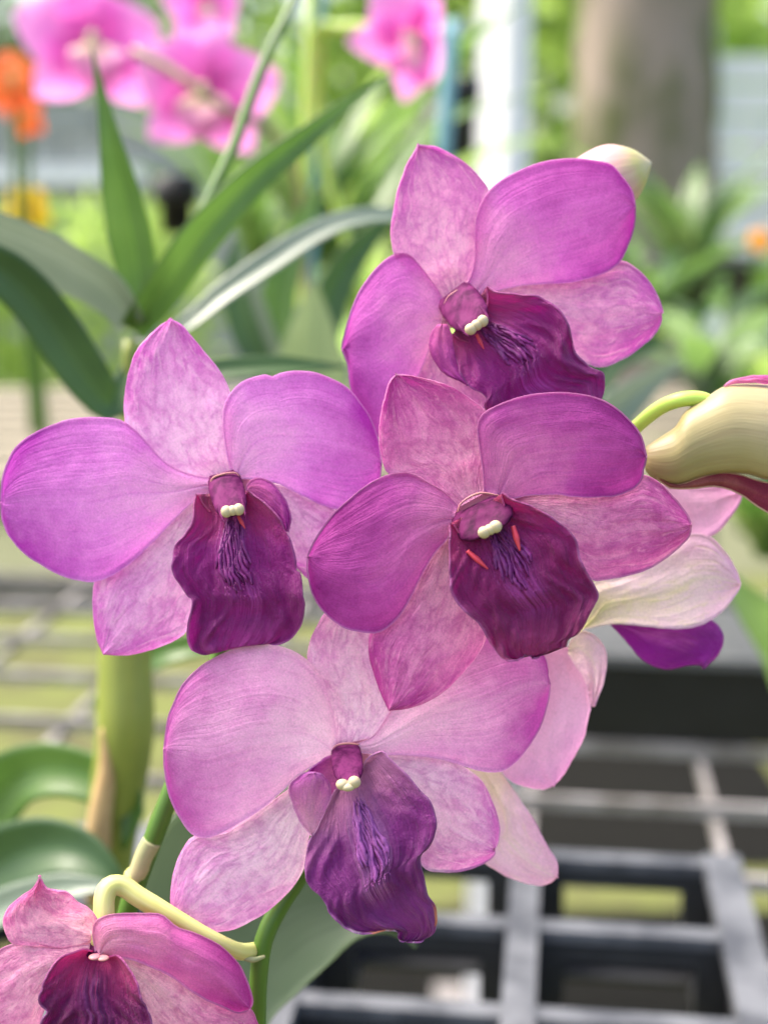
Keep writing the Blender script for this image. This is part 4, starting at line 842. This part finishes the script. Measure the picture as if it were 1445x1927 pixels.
# ------------------------------------------------------------------ background blooms
M['bgpink'] = petal_mat('pink_petal_far', (.66, .13, .45), (.80, .22, .62), (.84, .36, .72), vein=.1, trans=.5, seed=31, tboost=1.2)
M['bglip'] = petal_mat('pink_lip_far', (.86, .80, .46), (.80, .36, .58), (.70, .20, .54), vein=.1, trans=.4, seed=33)
def bg_flower(parent, px, py, d, rpx, rot, label, tilt=(0, 0), mats=None, seed=0):
    R = np.random.RandomState(seed); c = P(px, py, d); r = rpx * d / FPX; mats = mats or (M['bgpink'], M['bglip'])
    f = empty('flower', c, parent, label=label)
    nrm = CAM - c; nrm /= np.linalg.norm(nrm); nrm = nrm + tilt[0] * RGT + tilt[1] * UP; nrm /= np.linalg.norm(nrm)
    X = np.cross(UP, nrm); X /= np.linalg.norm(X); Y = np.cross(nrm, X)
    for name, ang, L, w, z in (('sepal', 90, 1.0, .36, -.06), ('sepal', 222, .95, .36, -.06), ('sepal', 318, .95, .36, -.06), ('petal', 20, 1.0, .50, .0), ('petal', 160, 1.0, .50, .0), ('lip', 270, .62, .34, .12)):
        a = RAD(ang + rot + R.uniform(-7, 7)); N, Mm = 16, 11; tlt = R.uniform(-.3, .3); bend = R.uniform(.05, .45); u = np.linspace(0, 1, N)[:, None]; v = np.linspace(-1, 1, Mm)[None]
        wd = w * np.sin(np.pi * np.clip(u, 0, 1) ** .75) ** .7 + .03 * (1 - u)
        lx = u * L * (1 + 0 * v); ly = v * wd; lz = z + .12 * np.sin(u * 3) - bend * u ** 2 - .35 * ly ** 2 + tlt * ly + .03 * np.sin(9 * u + 3 * v + seed)
        if name == 'lip': lz = lz + .3 * u + .5 * ly ** 2
        gx = lx * math.cos(a) - ly * math.sin(a); gy = lx * math.sin(a) + ly * math.cos(a)
        V = c + r * (gx[..., None] * X + gy[..., None] * Y + lz[..., None] * nrm)
        uv = np.stack([u + 0 * v, (v + 1) / 2 + 0 * u], -1).reshape(-1, 2)
        mesh(name, V.reshape(-1, 3), grid_faces(N, Mm), mats[1] if name == 'lip' else mats[0], f, uv)
    mesh('column', *ball(c + nrm * r * .16, np.array((.09, .09, .13)) * r, 10, 7), M['cream'], f)
    return f
M['stakeblue'] = plain('stake_bluegreen', (.17, .36, .40), (.12, .29, .33), .5, 30, .4)
sp2 = empty('pink_orchid', P(250, 700, .82), label='far spray of bright pink orchid blooms at upper left', cat='orchid')
bg_flower(sp2, 172, 85, .80, 150, 6, 'large pale pink bloom at the upper left', (.1, .3), seed=1)
bg_flower(sp2, 385, 175, .78, 145, -4, 'hot pink bloom with a yellow green centre', (-.1, .1), seed=2)
bg_flower(sp2, 385, 10, .84, 80, 12, 'half hidden pink bloom at the top edge', (.3, .2), seed=3)
pxtube('stem', [(250, 95, .77), (310, 125, .765), (370, 165, .76), (430, 208, .765), (520, 260, .79), (570, 420, .82), (575, 900, .84)], [9, 9, 9, 9, 9, 10, 11], stem_mat('stem_brownish', (.24, .20, .10), (.30, .26, .12)), sp2, 10)
pxtube('stem', [(590, -60, .82), (584, 60, .82), (578, 180, .82), (575, 300, .82), (570, 500, .83), (575, 900, .84)], [11, 11, 11, 11, 12, 12], M['pedicelgreen'], sp2, 10, label='upright lime stem')
sp3 = empty('pink_orchid', P(830, 600, .85), label='far pink orchid bloom in profile at top centre beside a blue green stake', cat='orchid')
bg_flower(sp3, 770, 75, .80, 120, -35, 'pink bloom turned to the right', (.75, .0), seed=5)
pxtube('stem', [(740, 75, .81), (680, 52, .815), (640, 55, .82), (600, 70, .83), (610, 300, .85), (700, 600, .86)], [12, 12, 11, 9, 9, 9], M['pedicelgreen'], sp3, 10)
for pts, lab in (([(600, -40, .87), (592, 130, .87), (584, 330, .87), (570, 900, .88)], 'slim blue green stake beside the lime stem'), ([(852, 40, .90), (842, 180, .90), (832, 330, .90), (800, 900, .92)], 'slim blue green stake left of the white post')):
    A = np.array(pts); tube('plant_stake', P(A[:, 0], A[:, 1], A[:, 2]), [.0052] * 4, M['stakeblue'], None, 10, label=lab, cat='stake', group='plant stakes')
def sol(name, c1, c2, c3): return petal_mat(name, c1, c2, c3, vein=.1, trans=.5, seed=41)
M['orange'] = sol('orange_petal', (.80, .40, .12), (.84, .20, .06), (.80, .12, .05)); M['yellow'] = sol('yellow_petal', (.80, .55, .05), (.85, .62, .04), (.80, .55, .03)); M['amber'] = sol('amber_petal', (.85, .45, .1), (.88, .42, .05), (.85, .36, .04))
def single(px, py, d, rpx, mk, name, label, seed):
    b = P(px, py, d); t = empty(name, b - np.array((0, 0, .16)), label=label, cat='flower')
    bg_flower(t, px, py, d, rpx, seed * 13, None, (0, .3), (M[mk], M[mk]), seed)
    tube('stem', [b - np.array((0, -.006, .004)), b - np.array((.004, -.01, .09)), b - np.array((0, -.01, .28))], [.003, .003, .004], M['stem'], t, 8)
single(25, 150, 1.1, 62, 'orange', 'orange_orchid', 'blurred orange bloom at the left edge, upper one', 6)
single(50, 215, 1.15, 45, 'orange', 'orange_orchid', 'blurred orange bloom at the left edge, lower one', 7)
single(55, 390, 1.2, 52, 'yellow', 'yellow_orchid', 'blurred golden yellow bloom at the left edge', 8)
single(1430, 452, 1.3, 27, 'amber', 'amber_orchid', 'blurred amber bloom at the right edge', 9)

for o in C.objects:
    if o.parent is None and o.get('category'):
        k = o.name.split('.')[0]
        g = {'garden_tree': 'garden trees beyond the plants', 'strap_leaf_plant': 'strap leaf plants on the far bench', 'pink_orchid': 'far pink orchids', 'orchid_spray': 'flowering orchid sprays', 'orchid_shoot': 'leafy orchid shoots', 'plant_pot': 'black plant pots', 'orange_orchid': 'far orange blooms', 'broad_leaf': 'broad leaves'}.get(k)
        if g: o['group'] = g
